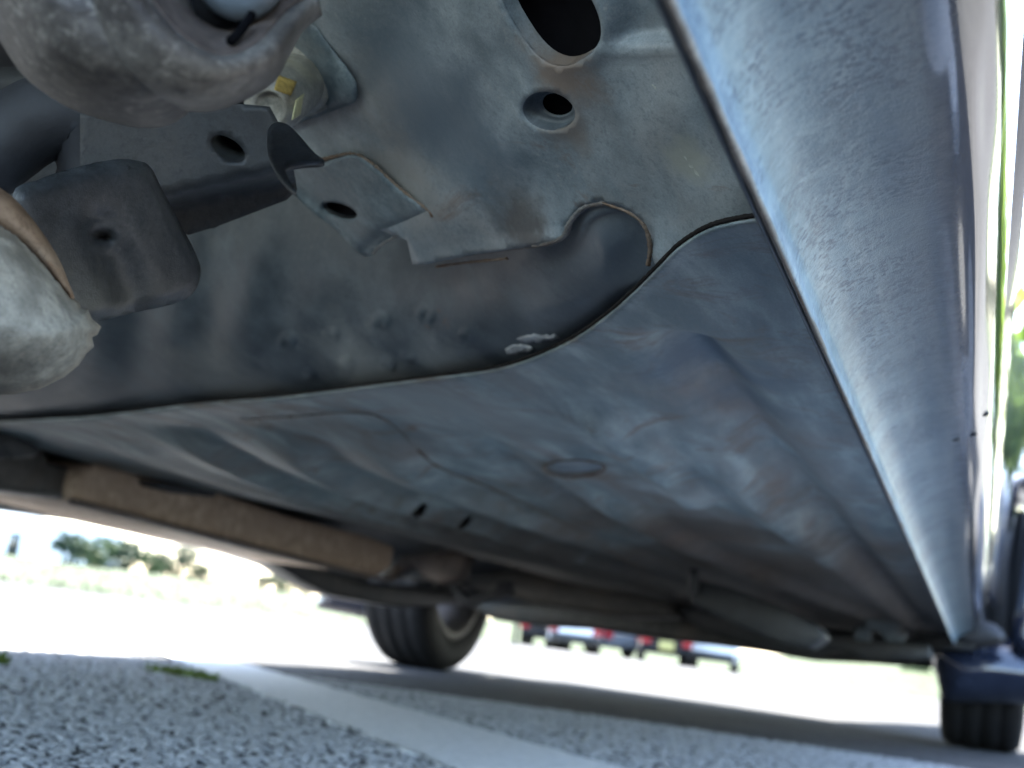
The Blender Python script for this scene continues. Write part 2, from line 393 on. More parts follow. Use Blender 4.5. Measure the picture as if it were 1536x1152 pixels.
# straight edges fitted through the sighted points
def fitline(a):
    c = a.mean(0); u, s, vt = np.linalg.svd(a-c); d = vt[0]*(1 if vt[0][1] > 0 else -1); return c, d
c1, d1 = fitline(le[1:]); c2, d2 = fitline(re_[1:]); dl = d1+d2; dl /= np.linalg.norm(dl); nl_ = np.array([dl[1], -dl[0]])
off1, off2 = (c1-c2)@nl_, 0.0
mid = (c1+c2)/2; hw = abs((c1-c2)@nl_)/2
print('line centre', mid, 'dir', dl, 'half width', hw)
n1 = np.array([d1[1], -d1[0]]); n2 = np.array([d2[1], -d2[0]])
s1, s2 = (P-c1)@n1, (P-c2)@n2; wob = .006*np.sin(P@dl*60)+.004*np.sin(P@dl*171+1); inl = (s1+wob > 0) & (s2+wob < 0)
if inl.sum() < 50: inl = (s1+wob < 0) & (s2+wob > 0)
bare = inl & (rng.uniform(0, 1, len(P)) < .05+.35*(np.sin(P[:, 0]*41+P[:, 1]*23)*np.sin(P[:, 1]*57-P[:, 0]*31) > .62))
sz = sp*rng.uniform(.36, .68, len(P))
tag(stones('asphalt_gravel', P[~inl | bare], sz[~inl | bare], 0.0, chips, .5), 'pale stone chips packed in the dark asphalt', kind='stuff')
tag(stones('painted_gravel', P[inl & ~bare], sz[inl & ~bare]*1.12, 0.0015, paintc, .32), 'stone chips under worn white line paint', kind='stuff')
tt = np.linspace(-.9, 1.6, 120); eL = [c1+d1*(t+(c2-c1)@d1*0)+n1*.004*math.sin(t*40) for t in tt]; eR = [c2+d2*(t+(c1-c2)@d2)+n2*.004*math.sin(t*53+2) for t in tt]
wl = np.linalg.norm(eL[-1]-eR[-1]); tt2 = np.linspace(.02, 1, 40)
for q in tt2: eL.append(eL[119]+dl*q*14); eR.append(eR[119]+dl*q*14)
tt = np.arange(len(eL))
V = [(p[0], p[1], .004) for p in eL]+[(p[0], p[1], .004) for p in eR]; n_ = len(tt)
tag(mesh_obj('parking_line', V, [(i, i+1, n_+i+1, n_+i) for i in range(n_-1)], paintc, None, False), 'worn white painted parking line on the asphalt', kind='structure')

# grass bank beyond the lot
def grass_mat():
    n = N('dry summer grass')
    c = n.mix(n.ramp(n.noise(.35, 5), .38, .62), (.017,.027,.010), (.026,.035,.015)); c = n.mix(n.math('MULTIPLY', n.ramp(n.noise(9, 4), .45, .65), .6), c, (.014,.025,.007))
    return n.done(c, .9, .1)
gm = grass_mat()
def bank(base_px, top_px, dist, name, depth=60):
    """raised verge: foot on the asphalt at the given distance, rising to a crest and running on behind it"""
    b = cr(base_px, 60); t = cr(top_px, 60); rows = []
    db = rays(b[:, 0], b[:, 1]); hd = db[:, :2]/np.linalg.norm(db[:, :2], axis=1)[:, None]
    dt = rays(t[:, 0], t[:, 1]); ht = dt[:, :2]/np.linalg.norm(dt[:, :2], axis=1)[:, None]; tan = dt[:, 2]/np.linalg.norm(dt[:, :2], axis=1)
    for k_ in np.linspace(0, 1, 14):
        d = (dist+22*k_)[:, None] if hasattr(dist, '__len__') else dist+22*k_; dirs = hd*(1-k_)+ht*k_; z = (CAM[2]+tan*(dist+22))*sm(np.array([k_]))[0]
        rows.append(np.column_stack([dirs*d, z+.012+rng.normal(0, .02, 60)*k_]))
    last = rows[-1]; rows.append(np.column_stack([last[:, :2]*4, last[:, 2]-.3]))
    V = np.vstack(rows); F_ = [(i*60+j, i*60+j+1, (i+1)*60+j+1, (i+1)*60+j) for i in range(len(rows)-1) for j in range(59)]
    return mesh_obj(name, V, F_, gm)
bk = bank([(-900,740),(-300,825),(0,870),(300,908),(540,940),(770,966),(1097,1010),(1405,1046),(1700,1082),(2600,1200),(3600,1330)],
          [(-900,690),(-300,775),(0,832),(300,872),(540,905),(770,935),(1097,978),(1405,1000),(1700,1030),(2600,1130),(3600,1250)], np.interp(cr([(-900,0),(-300,0),(0,0),(300,0),(540,0),(770,0),(1097,0),(1405,0),(1700,0),(2600,0),(3600,0)], 60)[:, 0], [-900,250,560,740,1500,3600], [15,17,30,46,46,26]), 'grass_bank')
tag(bk, 'low grassy bank along the far edge of the lot', kind='structure')
# blades along the bank
def blades(name, n):
    px = rng.uniform(-250, 1750, n); k_ = rng.uniform(0, 1, n); V = []; F_ = []
    me = bk.data; co_ = np.empty(len(me.vertices)*3); me.vertices.foreach_get('co', co_); co_ = co_.reshape(-1, 60, 3)
    for i in range(n):
        r_ = k_[i]*12.9; a = int(r_); j = rng.uniform(8, 46); b = int(j)
        p = (co_[a, b]*(1-(r_-a))+co_[a+1, b]*(r_-a))*(1-(j-b))+(co_[a, b+1]*(1-(r_-a))+co_[a+1, b+1]*(r_-a))*(j-b)
        h_ = rng.uniform(.03, .08); an = rng.uniform(0, 6.28); dx, dy = math.cos(an)*.025, math.sin(an)*.025; lx, ly = rng.uniform(-.08, .08, 2)
        m0 = len(V); V += [(p[0]-dx, p[1]-dy, p[2]), (p[0]+dx, p[1]+dy, p[2]), (p[0]+lx, p[1]+ly, p[2]+h_)]; F_.append((m0, m0+1, m0+2))
    return mesh_obj(name, V, F_, gm, None, False)
tag(blades('grass', 3000), 'dry green grass blades on the bank', kind='stuff')

# ================================================================== THE CAR ABOVE THE CAMERA
car = empty('parked_car', (-.71, 1.6, 0), 'navy car seen from beneath its near sill, dusty grey underbody and two wheels', 'car')
root_off = Vector(car.location)
class Car:                                                          # parts are modelled in world metres and hung on the car
    pass
car.location = (0, 0, 0)                                            # moved to its base at the end together with the parts

ZP, ZF = .253, .248
XF = p1(Pa, 1228, 500, 2, .226)[0]                                  # the sill flange: panels end inboard of it
_A = [p1(Pz, 1150, 322, .2555), p1(Pz, 640, 390, .274), p1(Pz, 640, 60, .325)]
_nA = (_A[1]-_A[0]).cross(_A[2]-_A[0]); _nA.normalize(); _nA = _nA if _nA.z > 0 else -_nA
def PA(px, py, off=0.0):                                            # the upper plate slopes up towards the camera
    d = rays(px, py); nn = np.array(_nA); num = (np.array(_A[0])-CAM)@nn; t = (num+np.asarray(off, float).ravel()*nn[2])/(d@nn); return CAM+d*t[:, None]
for q_ in ((640,390),(500,100),(452,116),(430,190),(826,10),(985,402),(845,357),(650,325),(1060,60),(440,-60)): print('plate', q_, [round(float(v), 3) for v in PA([q_[0]], [q_[1]])[0]])
def clampx(q): q[:, 0] = np.minimum(q[:, 0], XF-.007); return q
SEAM = [(-120,640),(-60,636),(0,630),(140,622),(300,603),(430,592),(560,575),(660,562),(740,551),(800,533),(860,505),(910,470),(950,435),(985,400),(1020,365),(1060,340),(1100,328),(1150,320),(1215,310)]
seam_d = cr(SEAM, 160)
def seam_y(x): return np.interp(x, seam_d[:, 0], seam_d[:, 1])

M['plate'] = underbody('weathered grey blue steel', (.15,.185,.202), (.255,.288,.298), (.205,.20,.188), .4, rust_amt=.12, soft=.8, stains=[(p1(PA, 775, 328), .022, (.06,.048,.04), .75), (p1(PA, 565, 150), .030, (.20,.18,.155), .6), (p1(PA, 600, 270), .03, (.24,.22,.19), .6), (p1(PA, 700, 215), .04, (.07,.10,.125), .7), (p1(PA, 620, 120), .05, (.075,.105,.13), .7), (p1(PA, 850, 95), .02, (.17,.12,.085), .8), (p1(PA, 845, 185), .016, (.16,.125,.095), .7), (p1(PA, 1030, 240), .012, (.28,.28,.23), .7)])
M['trough'] = underbody('dark sealed steel', (.056,.070,.083), (.092,.110,.122), (.09,.095,.096), .2, rust_amt=.02, soft=.7, stains=[(p1(Pz, 740, 395, .30), .028, (.06,.048,.04), .5), (p1(Pz, 560, 560, .255), .05, (.26,.27,.255), .7), (p1(Pz, 380, 575, .26), .07, (.22,.22,.205), .6), (p1(Pz, 690, 545, .255), .035, (.24,.255,.25), .6), (p1(Pz, 930, 400, .256), .04, (.075,.09,.105), .6)])
M['floor'] = underbody('floor pan steel', (.145,.19,.20), (.33,.375,.365), (.165,.145,.13), .6, rust=(.14,.09,.06), rust_amt=.62, mud_falloff=(.085,.07,.058), aniso=(1.3,.3,1), rough=.6, soft=.45, stains=[(p1(Pz, 1010, 790, .25), .18, (.135,.095,.068), .9), (p1(Pz, 1150, 840, .25), .22, (.11,.08,.06), .85), (p1(Pz, 860, 700, .25), .055, (.15,.11,.08), .75), (p1(Pz, 800, 640, .25), .05, (.12,.12,.11), .6), (p1(Pz, 1010, 730, .25), .05, (.34,.37,.365), .7), (p1(Pz, 640, 600, .25), .10, (.30,.325,.31), .6), (p1(Pz, 1060, 560, .25), .05, (.08,.115,.155), .8), (p1(Pz, 1130, 620, .25), .045, (.09,.115,.135), .6), (p1(Pz, 700, 740, .25), .12, (.24,.235,.21), .5)])
# --- upper reinforcement plate with its holes
def undul(V, amp=.0012, s=1.0):
    return amp*(np.sin(V[:, 0]*.013*s+V[:, 1]*.007)+np.sin(V[:, 1]*.017*s-V[:, 0]*.005+1.3)+.6*np.sin(V[:, 0]*.031*s+V[:, 1]*.027+.4))
def st_hole(cx, cy, a, b, rot, n=44):                              # long hole with round ends
    t = np.linspace(0, 2*np.pi, n, endpoint=False); x = np.sign(np.cos(t))*np.abs(np.cos(t))**.75*a; y = np.sign(np.sin(t))*np.abs(np.sin(t))**.75*b
    c, s_ = math.cos(rot), math.sin(rot); return np.stack([cx+x*c-y*s_, cy+x*s_+y*c], 1)
BIG = st_hole(826, 10, 92, 60, math.radians(58)); CUP = ell(824, 166, 40, 29, .18)
arc = cr([(1000,392),(986,398),(977,372),(970,342),(945,318),(905,303),(872,310),(854,332),(844,357)], 34)
Aout = [(420,-70),(1100,-70),(1240,330)]+[tuple(p) for p in cr([(1225,322),(1150,332),(1100,342),(1060,356),(1025,378),(1004,396)], 20)]+[tuple(p) for p in arc[1:]]
Aout += [(800,369),(700,383),(640,396),(620,396),(612,360),(560,340),(425,200)]
def zA(V):
    z = undul(V)
    e, _, _ = segdist(V, CUP, True); z = z-.0011*np.exp(-(e/11)**2)                # raised lip round the cup
    e, _, _ = segdist(V, BIG, True); z = z-.0016*np.exp(-(e/16)**2)
    e, _, _ = segdist(V, [(440,-70),(560,60),(620,190),(760,290),(860,300)]); z = z+.002*np.exp(-(e/60)**2)
    e, _, _ = segdist(V, [(900,78),(985,72),(1080,70)]); z = z-.0015*np.exp(-(e/9)**2)
    e, sd_, _ = segdist(V, [(840,85),(985,72),(1150,66)]); z = z+.006*sm(e/30)*(V[:, 1] < 72)*(V[:, 0] > 905)*sm((V[:, 0]-905)/60)
    e, _, _ = segdist(V, [(640,392),(700,380),(845,356)]); z = z-.0016*np.exp(-(e/9)**2)
    return z
plate = sheet('crossmember_plate', Aout, lambda V: clampx(PA(V[:, 0], V[:, 1], zA(V))), M['plate'], car, 9, [BIG, CUP])
def hole_wall(name, loop, z0, depth, mat, parent, shrink=1.0, rows=4, floor=0.0, inner=None):
    """wall of a pressed hole: goes up from the sheet, optionally to a ledge with a smaller hole"""
    base = PA(loop[:, 0], loop[:, 1], z0(loop)); c = base.mean(0); n = len(base); R_ = []
    for k_ in range(rows+1):
        f_ = k_/rows; q = c+(base-c)*(1-(1-shrink)*f_)+np.array(_nA)*depth*f_; R_.append(q)
    if inner:
        for g_ in (.8, inner, inner*.97):
            c2 = R_[rows].mean(0); q = c2+(R_[rows]-c2)*g_+np.array(_nA)*(.001 if g_ == inner*.97 else 0); R_.append(q)
    V = np.vstack(R_); F_ = [(i*n+j, i*n+(j+1) % n, (i+1)*n+(j+1) % n, (i+1)*n+j) for i in range(len(R_)-1) for j in range(n)]
    return mesh_obj(name, V, F_, mat, parent, True)
hole_wall('access_hole_rim', BIG, zA, .006, M['plate'], plate, .98)
hole_wall('drain_cup', CUP, zA, .0042, M['trough'], plate, .86, inner=.70)
def hole_shade(loop, z, up, grow, parent):  # black cap behind a hole, its inner shade put into the colour
    b = PA(loop[:, 0], loop[:, 1], z(loop)); c = b.mean(0); nn = np.array(_nA); t = c+(b-c)*grow+nn*up; s0 = c+(b-c)*grow+nn*.002; n = len(b)
    mesh_obj('hole_shade_cap', np.vstack([s0, t]), [(i, (i+1) % n, n+(i+1) % n, n+i) for i in range(n)]+[tuple(range(n, 2*n))], M['void'], parent)
hole_shade(BIG, zA, .012, 1.12, plate); hole_shade(CUP, zA, .0075, 1.1, plate)
# sealant along the plate edges
def bead(name, px, z, r, mat=None, parent=car, jit=.25, flat=.6):
    c = cr(px, max(20, int(len(px)*14))); return tube(name, PA(c[:, 0], c[:, 1], np.full(len(c), z)), r, mat or M['bead'], parent, 7, flat, jit)
bead('weld_bead', [(622,393),(680,384),(760,374),(820,366),(846,354),(856,332),(876,312),(905,305)], -.0008, .0012, M['bead'], plate)
bead('weld_bead', [(655,400),(700,394),(760,388)], .002, .0010, M['rustrim'], plate)
bead('weld_bead', [(905,305),(945,320),(968,342),(975,372),(972,398)], -.0005, .0009, M['rustrim'], plate, .2)

drip = plain('pale dried drip', (.34,.345,.30), .7, .2, var=.3, scale=400)
for path, w_ in (([(968,118),(984,134),(994,150)], .0009), ([(1008,200),(1022,222),(1036,246),(1050,266),(1060,282)], .0014), ([(1064,190),(1074,208),(1082,222)], .0006), ([(880,226),(884,232),(887,236)], .0005)):
    c = cr(path, 22); tube('dried_drip', PA(c[:, 0], c[:, 1], zA(c)-.0004), [w_*math.sin(math.pi*(i+.6)/22.6) for i in range(22)], drip, plate, 6, .3, .3)
# --- trough (cross member flank) between the plate and the floor seam
def zB(V):
    t = np.clip((seam_y(V[:, 0])-V[:, 1])/215, -.15, 1.9); end = sm((1010-V[:, 0])/430)
    z = ZF+.0038+end*(.064*np.clip(t, 0, 2)**1.2)
    zpl = PA(V[:, 0], V[:, 1])[:, 2]; da = segdist(V, arc)[0]; k_ = 1-sm(da/170)
    z = z*(1-k_)+np.maximum(zpl+.003, ZF+.004)*k_
    left = sm((520-V[:, 0])/240)
    z = z+left*(.0012*np.sin(V[:, 0]*.055+V[:, 1]*.006)*sm(t*1.6)+.0008*np.sin(V[:, 0]*.021+2)*sm(t*1.6))
    for cx_, cy_, r_ in ((572,482,9),(430,512,8),(497,502,7),(640,473,10),(520,545,6),(582,548,6),(612,538,6),(700,505,7),(465,560,5)):
        d_ = np.hypot((V[:, 0]-cx_), (V[:, 1]-cy_)*1.1); z = z-.0009*np.exp(-((d_-r_)/2.6)**2)
    return z+undul(V, .0003, 1.6)
Bout = [tuple(p+np.array([0, 9])) for p in seam_d if p[0] < 1000]
Bout += [(1020,388),(985,330),(945,300),(900,288),(860,296),(820,330),(700,350),(620,352),(560,335),(470,270),(-120,270)]
trough = sheet('crossmember_flank', Bout, lambda V: Pz(V[:, 0], V[:, 1], zB(V)), M['trough'], car, 6)
def mark(name, px, surf, r, mat, parent, n=24, lift=.0004, closed=False):
    c = cr(px, n, closed); z = surf(c)-lift; return tube(name, Pz(c[:, 0], c[:, 1], z), r, mat, parent, 5, .5, .4)
chipm = plain('bare chipped metal', (.42,.43,.43), .45, .5, var=.4, scale=300)
for o_ in ([(776,507),(800,501),(826,503),(832,508),(815,512),(786,514)], [(757,523),(772,516),(793,518),(800,524),(780,530),(760,530)], [(818,506),(830,502),(838,506),(826,511)]):
    jj = dense(o_, 5); jj = jj+rng.uniform(-1.6, 1.6, jj.shape)
    sheet('paint_chip', jj, lambda V: Pz(V[:, 0], V[:, 1], zB(V)-.0004-.0005*rng.uniform(0, 1, len(V))), chipm, trough, 3.2, (), .0003)

# --- floor pan
def plan(px): 
    p = np.asarray(px, float); return Pz(p[:, 0], p[:, 1], np.full(len(p), .25))[:, :2]
def Rg(pts, w_, a, sharp=1.0): return ('r', plan(cr(np.array(pts, float)+np.array([0, a*500]), 30)), w_, a, sharp)
FEAT = [
 Rg([(205,652),(240,682),(330,717),(480,760),(640,800),(860,858),(1060,920)], .030, -.010, .6),
 Rg([(292,650),(335,684),(450,735),(600,777),(800,828),(1000,890)], .028, -.017, .45),
 Rg([(430,645),(470,690),(540,730),(680,775),(860,832),(1050,892),(1200,945)], .028, -.018, .45),
 Rg([(560,640),(640,715),(760,765),(900,815),(1060,870),(1220,930)], .026, -.016, .45),
 Rg([(1000,480),(1040,540),(1090,600),(1140,660),(1200,730),(1290,830),(1380,925)], .017, .017),
 Rg([(1075,690),(1120,735),(1190,800),(1290,880),(1370,945)], .013, -.013),
 Rg([(1120,690),(1160,735),(1240,810)], .005, .007),
 Rg([(880,615),(930,650),(1000,715),(1040,750)], .016, -.014),
 Rg([(700,640),(760,690),(860,745),(1000,810),(1180,885)], .016, .015),
 Rg([(900,740),(1000,800),(1160,870),(1300,925)], .018, -.016, .55),
]
cup_c = plan([(862,697)])[0]
def floor_relief(V):
    p = plan(V); z = np.zeros(len(V))
    for _, pl, w_, a, s_ in FEAT:
        d, sd_, par = segdist(p, pl); ww = w_ if s_ == 1.0 else np.where(sd_ < 0, w_*s_, w_*1.7); z += a*np.exp(-(d/ww)**2)*sm(par/.14)
    d, _, _ = segdist(V, seam_d); z += -.0015*np.exp(-(d/16)**2)
    d, _, _ = segdist(V, ell(862, 697, 46, 13), True); z += -.0022*np.exp(-(d/4.5)**2)
    z += .0025*inside(V, ell(862, 697, 43, 11))
    d, sd_, par = segdist(V, cr(OVER, 60)); z += -.0016*np.exp(-(d/4.5)**2)*(par > .01)
    z += .0006*(np.sin(p[:, 0]*31+p[:, 1]*9)+np.sin(p[:, 1]*17-p[:, 0]*12+1))*sm((V[:, 1]-seam_y(V[:, 0]))/60)
    return z
OVER = [(360,627),(430,621),(540,615),(585,632),(625,668),(660,697),(720,722),(800,758),(880,795),(1000,846),(1150,906)]
def zC(V): return ZF+floor_relief(V)
def floor_pts(V):
    q = Pz(V[:, 0], V[:, 1], np.full(len(V), ZF)); q[:, 2] += floor_relief(V); q[:, 0] = np.minimum(q[:, 0], XF-.007); return q
SLOT1, SLOT2, SLOT3 = ell(630, 749, 13, 1.5, .12, 18), ell(698, 770, 11, 1.3, .12, 16), ell(437, 622, 6, 4, 0, 12)
Cout = [tuple(p) for p in seam_d]+[(1300,500),(1400,740),(1445,950),(1435,1000)]+[(1360,985),(1260,960),(1130,930),(1000,905),(880,880),(760,848),(600,800),(450,765),(300,733),(150,700),(60,672),(-120,640+22)]
def to_px(P3):
    d = np.asarray(P3)-CAM; f_ = d@fwd; return np.column_stack([W/2+F*(d@RGT)/f_, H/2-F*(d@UPV)/f_])
def floor_mesh():
    out = dense(Cout, 7); x0, y0 = out.min(0); x1, y1 = out.max(0); st = .0125
    gx, gy = np.meshgrid(np.arange(x0, x1, 6), np.arange(y0, y1, 6)); g = np.stack([gx.ravel()+rng.uniform(-.7, .7, gx.size), gy.ravel()+rng.uniform(-.7, .7, gx.size)], 1)
    zf = lambda a: Pz(a[:, 0], a[:, 1], np.full(len(a), ZF))
    g = g[inside(g, out)]; sp2 = np.linalg.norm(zf(g+np.array([0, 6.0]))-zf(g), axis=1); g = g[sp2 < st*.85]
    ax_, ay_ = np.meshgrid(np.arange(-1.5, -.04, st), np.arange(.3, 5.0, st)); q = np.stack([ax_.ravel()+rng.uniform(-.002, .002, ax_.size), ay_.ravel()+rng.uniform(-.002, .002, ax_.size), np.full(ax_.size, ZF)], 1)
    qp = to_px(q); ok = inside(qp, out); q, qp = q[ok], qp[ok]; sp3 = np.linalg.norm(zf(qp+np.array([0, 6.0]))-zf(qp), axis=1); qp = qp[sp3 >= st*.85]
    g = np.vstack([g, qp]); hs = [SLOT1, SLOT2, SLOT3]
    g = g[segdist(g, out, True)[0] > 1.5]
    for h in hs: g = g[(~inside(g, h)) & (segdist(g, h, True)[0] > 1.2)]
    loops = [out]+hs; edges = []; base = 0
    for lp in loops: k = len(lp); edges += [(base+i, base+(i+1) % k) for i in range(k)]; base += k
    allp = np.vstack(loops+[g]); pl = zf(allp)[:, :2]
    r = delaunay_2d_cdt([Vector(p) for p in pl], edges, [], 0, 1e-6)
    V2 = np.array([tuple(v) for v in r[0]]); T = np.array([f for f in r[2] if len(f) == 3]); P3 = np.column_stack([V2, np.full(len(V2), ZF)]); px = to_px(P3)
    cpx = to_px(P3[T].mean(1)); keep = inside(cpx, out)
    for h in hs: keep &= ~inside(cpx, h)
    print('floor verts', len(V2)); P3[:, 2] += floor_relief(px); P3[:, 0] = np.minimum(P3[:, 0], XF-.007)
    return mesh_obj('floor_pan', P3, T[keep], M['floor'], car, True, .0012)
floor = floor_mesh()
c = cr(OVER, 60); bz = floor_pts(c)-np.array([0, 0, .0006])
tube('seam_sealant', bz[:24], .0011, M['lip'], floor, 6, .5, .4)
tube('seam_sealant', bz[24:], .0013, M['rustrim'], floor, 6, .5, .4)
e = ell(862, 697, 46, 13, 0, 40); e = np.vstack([e, e[:1]])
tube('plug_ring', floor_pts(e)-np.array([0, 0, .0008]), .0011, M['rustrim'], floor, 6, .6, .35)
sheet('floor_plug', ell(862, 697, 42, 10.5), lambda V: Pz(V[:, 0], V[:, 1], np.full(len(V), ZF-.0005)), M['bush'], floor, 4)
c = cr(SEAM[1:-1], 420); sp_ = floor_pts(c)
tube('seam_shade_strip', sp_+np.array([0, -.0006, .0012]), .0010, M['groove'], floor, 6, .8, .12)  # dark strip laid along the seam to draw its shaded gap
# tunnel edge: floor turns up along its inner side
te = np.array([(1360,985),(1260,960),(1130,930),(1000,905),(880,880),(760,848),(600,800),(450,765),(300,733),(150,700),(60,672),(-120,662)], float)
b0 = floor_pts(te); loft('tunnel_side', [b0, b0+np.array([-.012, 0, .012]), b0+np.array([-.02, 0, .05]), b0+np.array([-.03, 0, .12])], M['dark'], car, 3, 3)

# --- sill: flange, lower curve, door skin
def sect(pts): return [(p1(Pa, px, py, 2, z)[0], z) for px, py, z in pts]       # px,py on the sill line give its lateral position
Xf = p1(Pa, 1228, 500, 2, .226)[0]
prof = sect([(1228,500,.226),(1236,500,.2300),(1252,500,.2355),(1290,500,.2440),(1350,500,.2525),(1400,500,.2578),(1425,500,.2602),(1440,500,.2612),(1452,500,.2622),(1464,500,.2637),(1474,500,.2655),(1484,500,.2680),(1492,500,.2712),(1498,500,.2755),(1502,500,.281),(1504,500,.29),(1504,500,.31)])
print('sill profile', [(round(a, 4), round(b, 4)) for a, b in prof])
YL = [.05,.10,.15,.2,.26,.33,.42,.55,.7,.9,1.2,1.6,2.1,2.6,3.0,3.12]
def along(name, pr, ylist, mat, nv=5, solid=.0012, wob=0.0):
    rows = [[(x+wob*math.sin(y*37+i)*.5, y, z+wob*math.sin(y*51+i*2)) for y in ylist] for i, (x, z) in enumerate(pr)]
    return loft(name, rows, mat, car, 6, nv, solid)
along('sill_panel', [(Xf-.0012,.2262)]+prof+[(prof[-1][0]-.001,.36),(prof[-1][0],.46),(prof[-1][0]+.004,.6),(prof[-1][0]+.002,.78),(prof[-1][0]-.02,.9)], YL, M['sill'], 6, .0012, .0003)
e_ = [(Xf-.0005, y, .2257) for y in np.geomspace(.06, 3.1, 90)]
fl_edge = tube('flange_edge', e_, .0011, M['bead'], car, 6, 1, .25)
along('flange_inner_sheet', [(Xf-.003,.2263),(Xf-.004,.236),(Xf-.006,.256)], YL, M['trough'], 3, .0012)
spm_ = plain('tar spot', (.01,.011,.012), .5, .4)
for px, py, rr in ((1434,658,.0011),(1460,651,.0010),(1478,621,.0009)):
    q = p1(Pa, px, py, 0, -.040) if False else None
for px, py, zz in ((1434,658,.2595),(1460,651,.2623),(1478,621,.2665)):
    q = p1(Pa, px, py, 2, zz); lathe('tar_spot', [(.0001,-.0012),(.0026,-.0008),(.0020,.0010),(.0001,.0012)], q, (.25,0,-1), spm_, car, 10)

# --- body shell above (closes the car, casts its shadow)
XR, XL = -.005, -1.40
def body():
    side = [(-1.0,.30),(-1.05,.62),(-.75,.86),(-.1,.92),(.5,1.38),(2.2,1.44),(3.4,1.38),(4.0,.98),(4.12,.62),(4.05,.30)]
    Y = np.array([-.55,-.5,-.3,0,.35,.7,1.2,1.8,2.4,2.75,2.9,3.05,3.3,3.6,3.72,3.9,4.05,4.12])
    top = np.interp(Y, [-.55,-.4,-.1,.5,2.2,3.4,4.0,4.12], [.5,.72,.9,1.38,1.44,1.38,1.0,.65])
    bot = np.where(np.abs(Y-3.35) < .42, .60, np.where(Y > 3.7, .20, np.where(Y < .1, .60, .305))); V = []; F_ = []; n = 12
    for y, t, b in zip(Y, top, bot):
        ins = .10*sm(np.array([(y+.2)/-.35]))[0]+.10*sm(np.array([(y-3.7)/.42]))[0]; fl = .09*math.exp(-((y-3.35)/.42)**2)
        xr, xl = prof[-1][0]+.004-ins+fl, XL+ins-fl; be = min(.9, b+(t-b)*.7); g = max(0, t-.92)*.35
        V += [(xr-.03,y,b),(xr,y,b+.01),(xr+.004,y,(b+be)/2),(xr,y,be),(xr-.03-g,y,(be+t)/2),(xr-.10-g,y,t-.02),(xl+.10+g,y,t-.02),(xl+.03+g,y,(be+t)/2),(xl,y,be),(xl-.004,y,(b+be)/2),(xl,y,b+.01),(xl+.03,y,b)]
    k = len(Y)
    for i in range(k-1):
        for j in range(n-1): F_.append((i*n+j, i*n+j+1, (i+1)*n+j+1, (i+1)*n+j))
    F_ += [tuple(range(n)), tuple(range((k-1)*n, k*n))]
    return mesh_obj('body', V, F_, M['paint'], car, True, .003)
body()
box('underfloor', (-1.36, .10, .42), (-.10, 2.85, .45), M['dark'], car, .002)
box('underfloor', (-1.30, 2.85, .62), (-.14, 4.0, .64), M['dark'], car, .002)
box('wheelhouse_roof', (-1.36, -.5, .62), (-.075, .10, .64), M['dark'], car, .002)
box('light_block_panel', (-1.36, .094, .40), (-.075, .10, .62), M['dark'], car, .001)  # unseen panel added to block skylight from entering above the plate
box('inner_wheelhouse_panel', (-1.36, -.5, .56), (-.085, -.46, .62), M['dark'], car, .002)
loft('far_floor', [[(-1.30, y, .235) for y in (.2, 1, 2, 2.9)], [(-1.1, y, .262) for y in (.2, 1, 2, 2.9)], [(-.95, y, .30) for y in (.2, 1, 2, 2.9)], [(-.8, y, .33) for y in (.2, 1, 2, 2.9)]], M['dark'], car, 3, 3)

# --- far sill, exhaust box, suspension members
pxprism('far_sill', [(-60,728),(110,756),(300,804),(560,868),(640,885),(640,907),(560,893),(390,838),(180,790),(-60,756)], 0, -1.28, -.10, M['pad'], car, .008)
muf = pxprism('exhaust_muffler', [(112,742),(122,706),(150,694),(240,714),(330,738),(440,775),(560,806),(594,820),(590,850),(572,864),(480,842),(300,797),(180,766),(125,755)], 0, -.98, -.26, M['brown'], car, .012)
pp = cr([(108,752),(180,770),(300,801),(480,846),(578,869),(598,850)], 40)
tube('seam_lip', Pa(pp[:, 0], pp[:, 1], 0, -.977), .007, M['lip'], muf, 8, .6)
pxprism('exhaust_canister', [(-60,672),(-10,664),(30,652),(70,664),(75,690),(118,704),(106,752),(40,742),(-60,726)], 0, -1.0, -.22, M['grim'], car, .012)
pxprism('exhaust_hanger', [(236,722),(330,738),(322,746),(280,742),(240,732)], 0, -.95, -.03, M['rubber'], car, .003)
pxprism('tunnel_bracket', [(-30,640),(24,652),(60,668),(60,684),(20,690),(8,672),(-30,690)], 0, -.93, -.05, M['dark'], car, .004)
pxprism('far_suspension_arm', [(385,830),(440,842),(560,874),(700,885),(720,905),(600,912),(500,894),(455,872),(420,850)], 0, -1.2, -.06, M['dark'], car, .006)
pxprism('muffler_end_bracket', [(592,808),(640,816),(700,832),(690,868),(660,876),(640,868),(618,850),(575,872),(560,870),(600,836)], 1, 2.45, .05, M['lip'], car, .006)
pxprism('hanger_hook', [(668,862),(690,882),(700,896),(742,884),(748,872),(766,872),(768,894),(720,904),(700,912),(684,900)], 1, 2.6, .02, M['rubber'], car, .003)
pxprism('suspension_crossmember', [(600,818),(760,845),(900,880),(1000,900),(1010,925),(930,925),(800,905),(700,880),(640,866),(585,866)], 1, 2.85, .12, M['grim'], car, .012)
beam = pxprism('axle_beam', [(700,898),(770,905),(880,905),(1000,925),(1120,945),(1240,960),(1400,978),(1410,1002),(1300,994),(1215,990),(1140,977),(1060,966),(960,955),(880,942),(800,938),(740,930),(712,916)], 1, 3.3, .10, M['beam'], car, .01)
pxprism('lower_arm', [(1000,905),(1130,925),(1240,948),(1300,952),(1395,965),(1400,990),(1300,990),(1262,975),(1200,985),(1130,970),(1050,945)], 1, 2.9, .06, M['dark'], car, .008)
box('spare_wheel_well', (-1.15, 3.55, .188), (-.12, 3.98, .30), M['rubber'], car, .03)
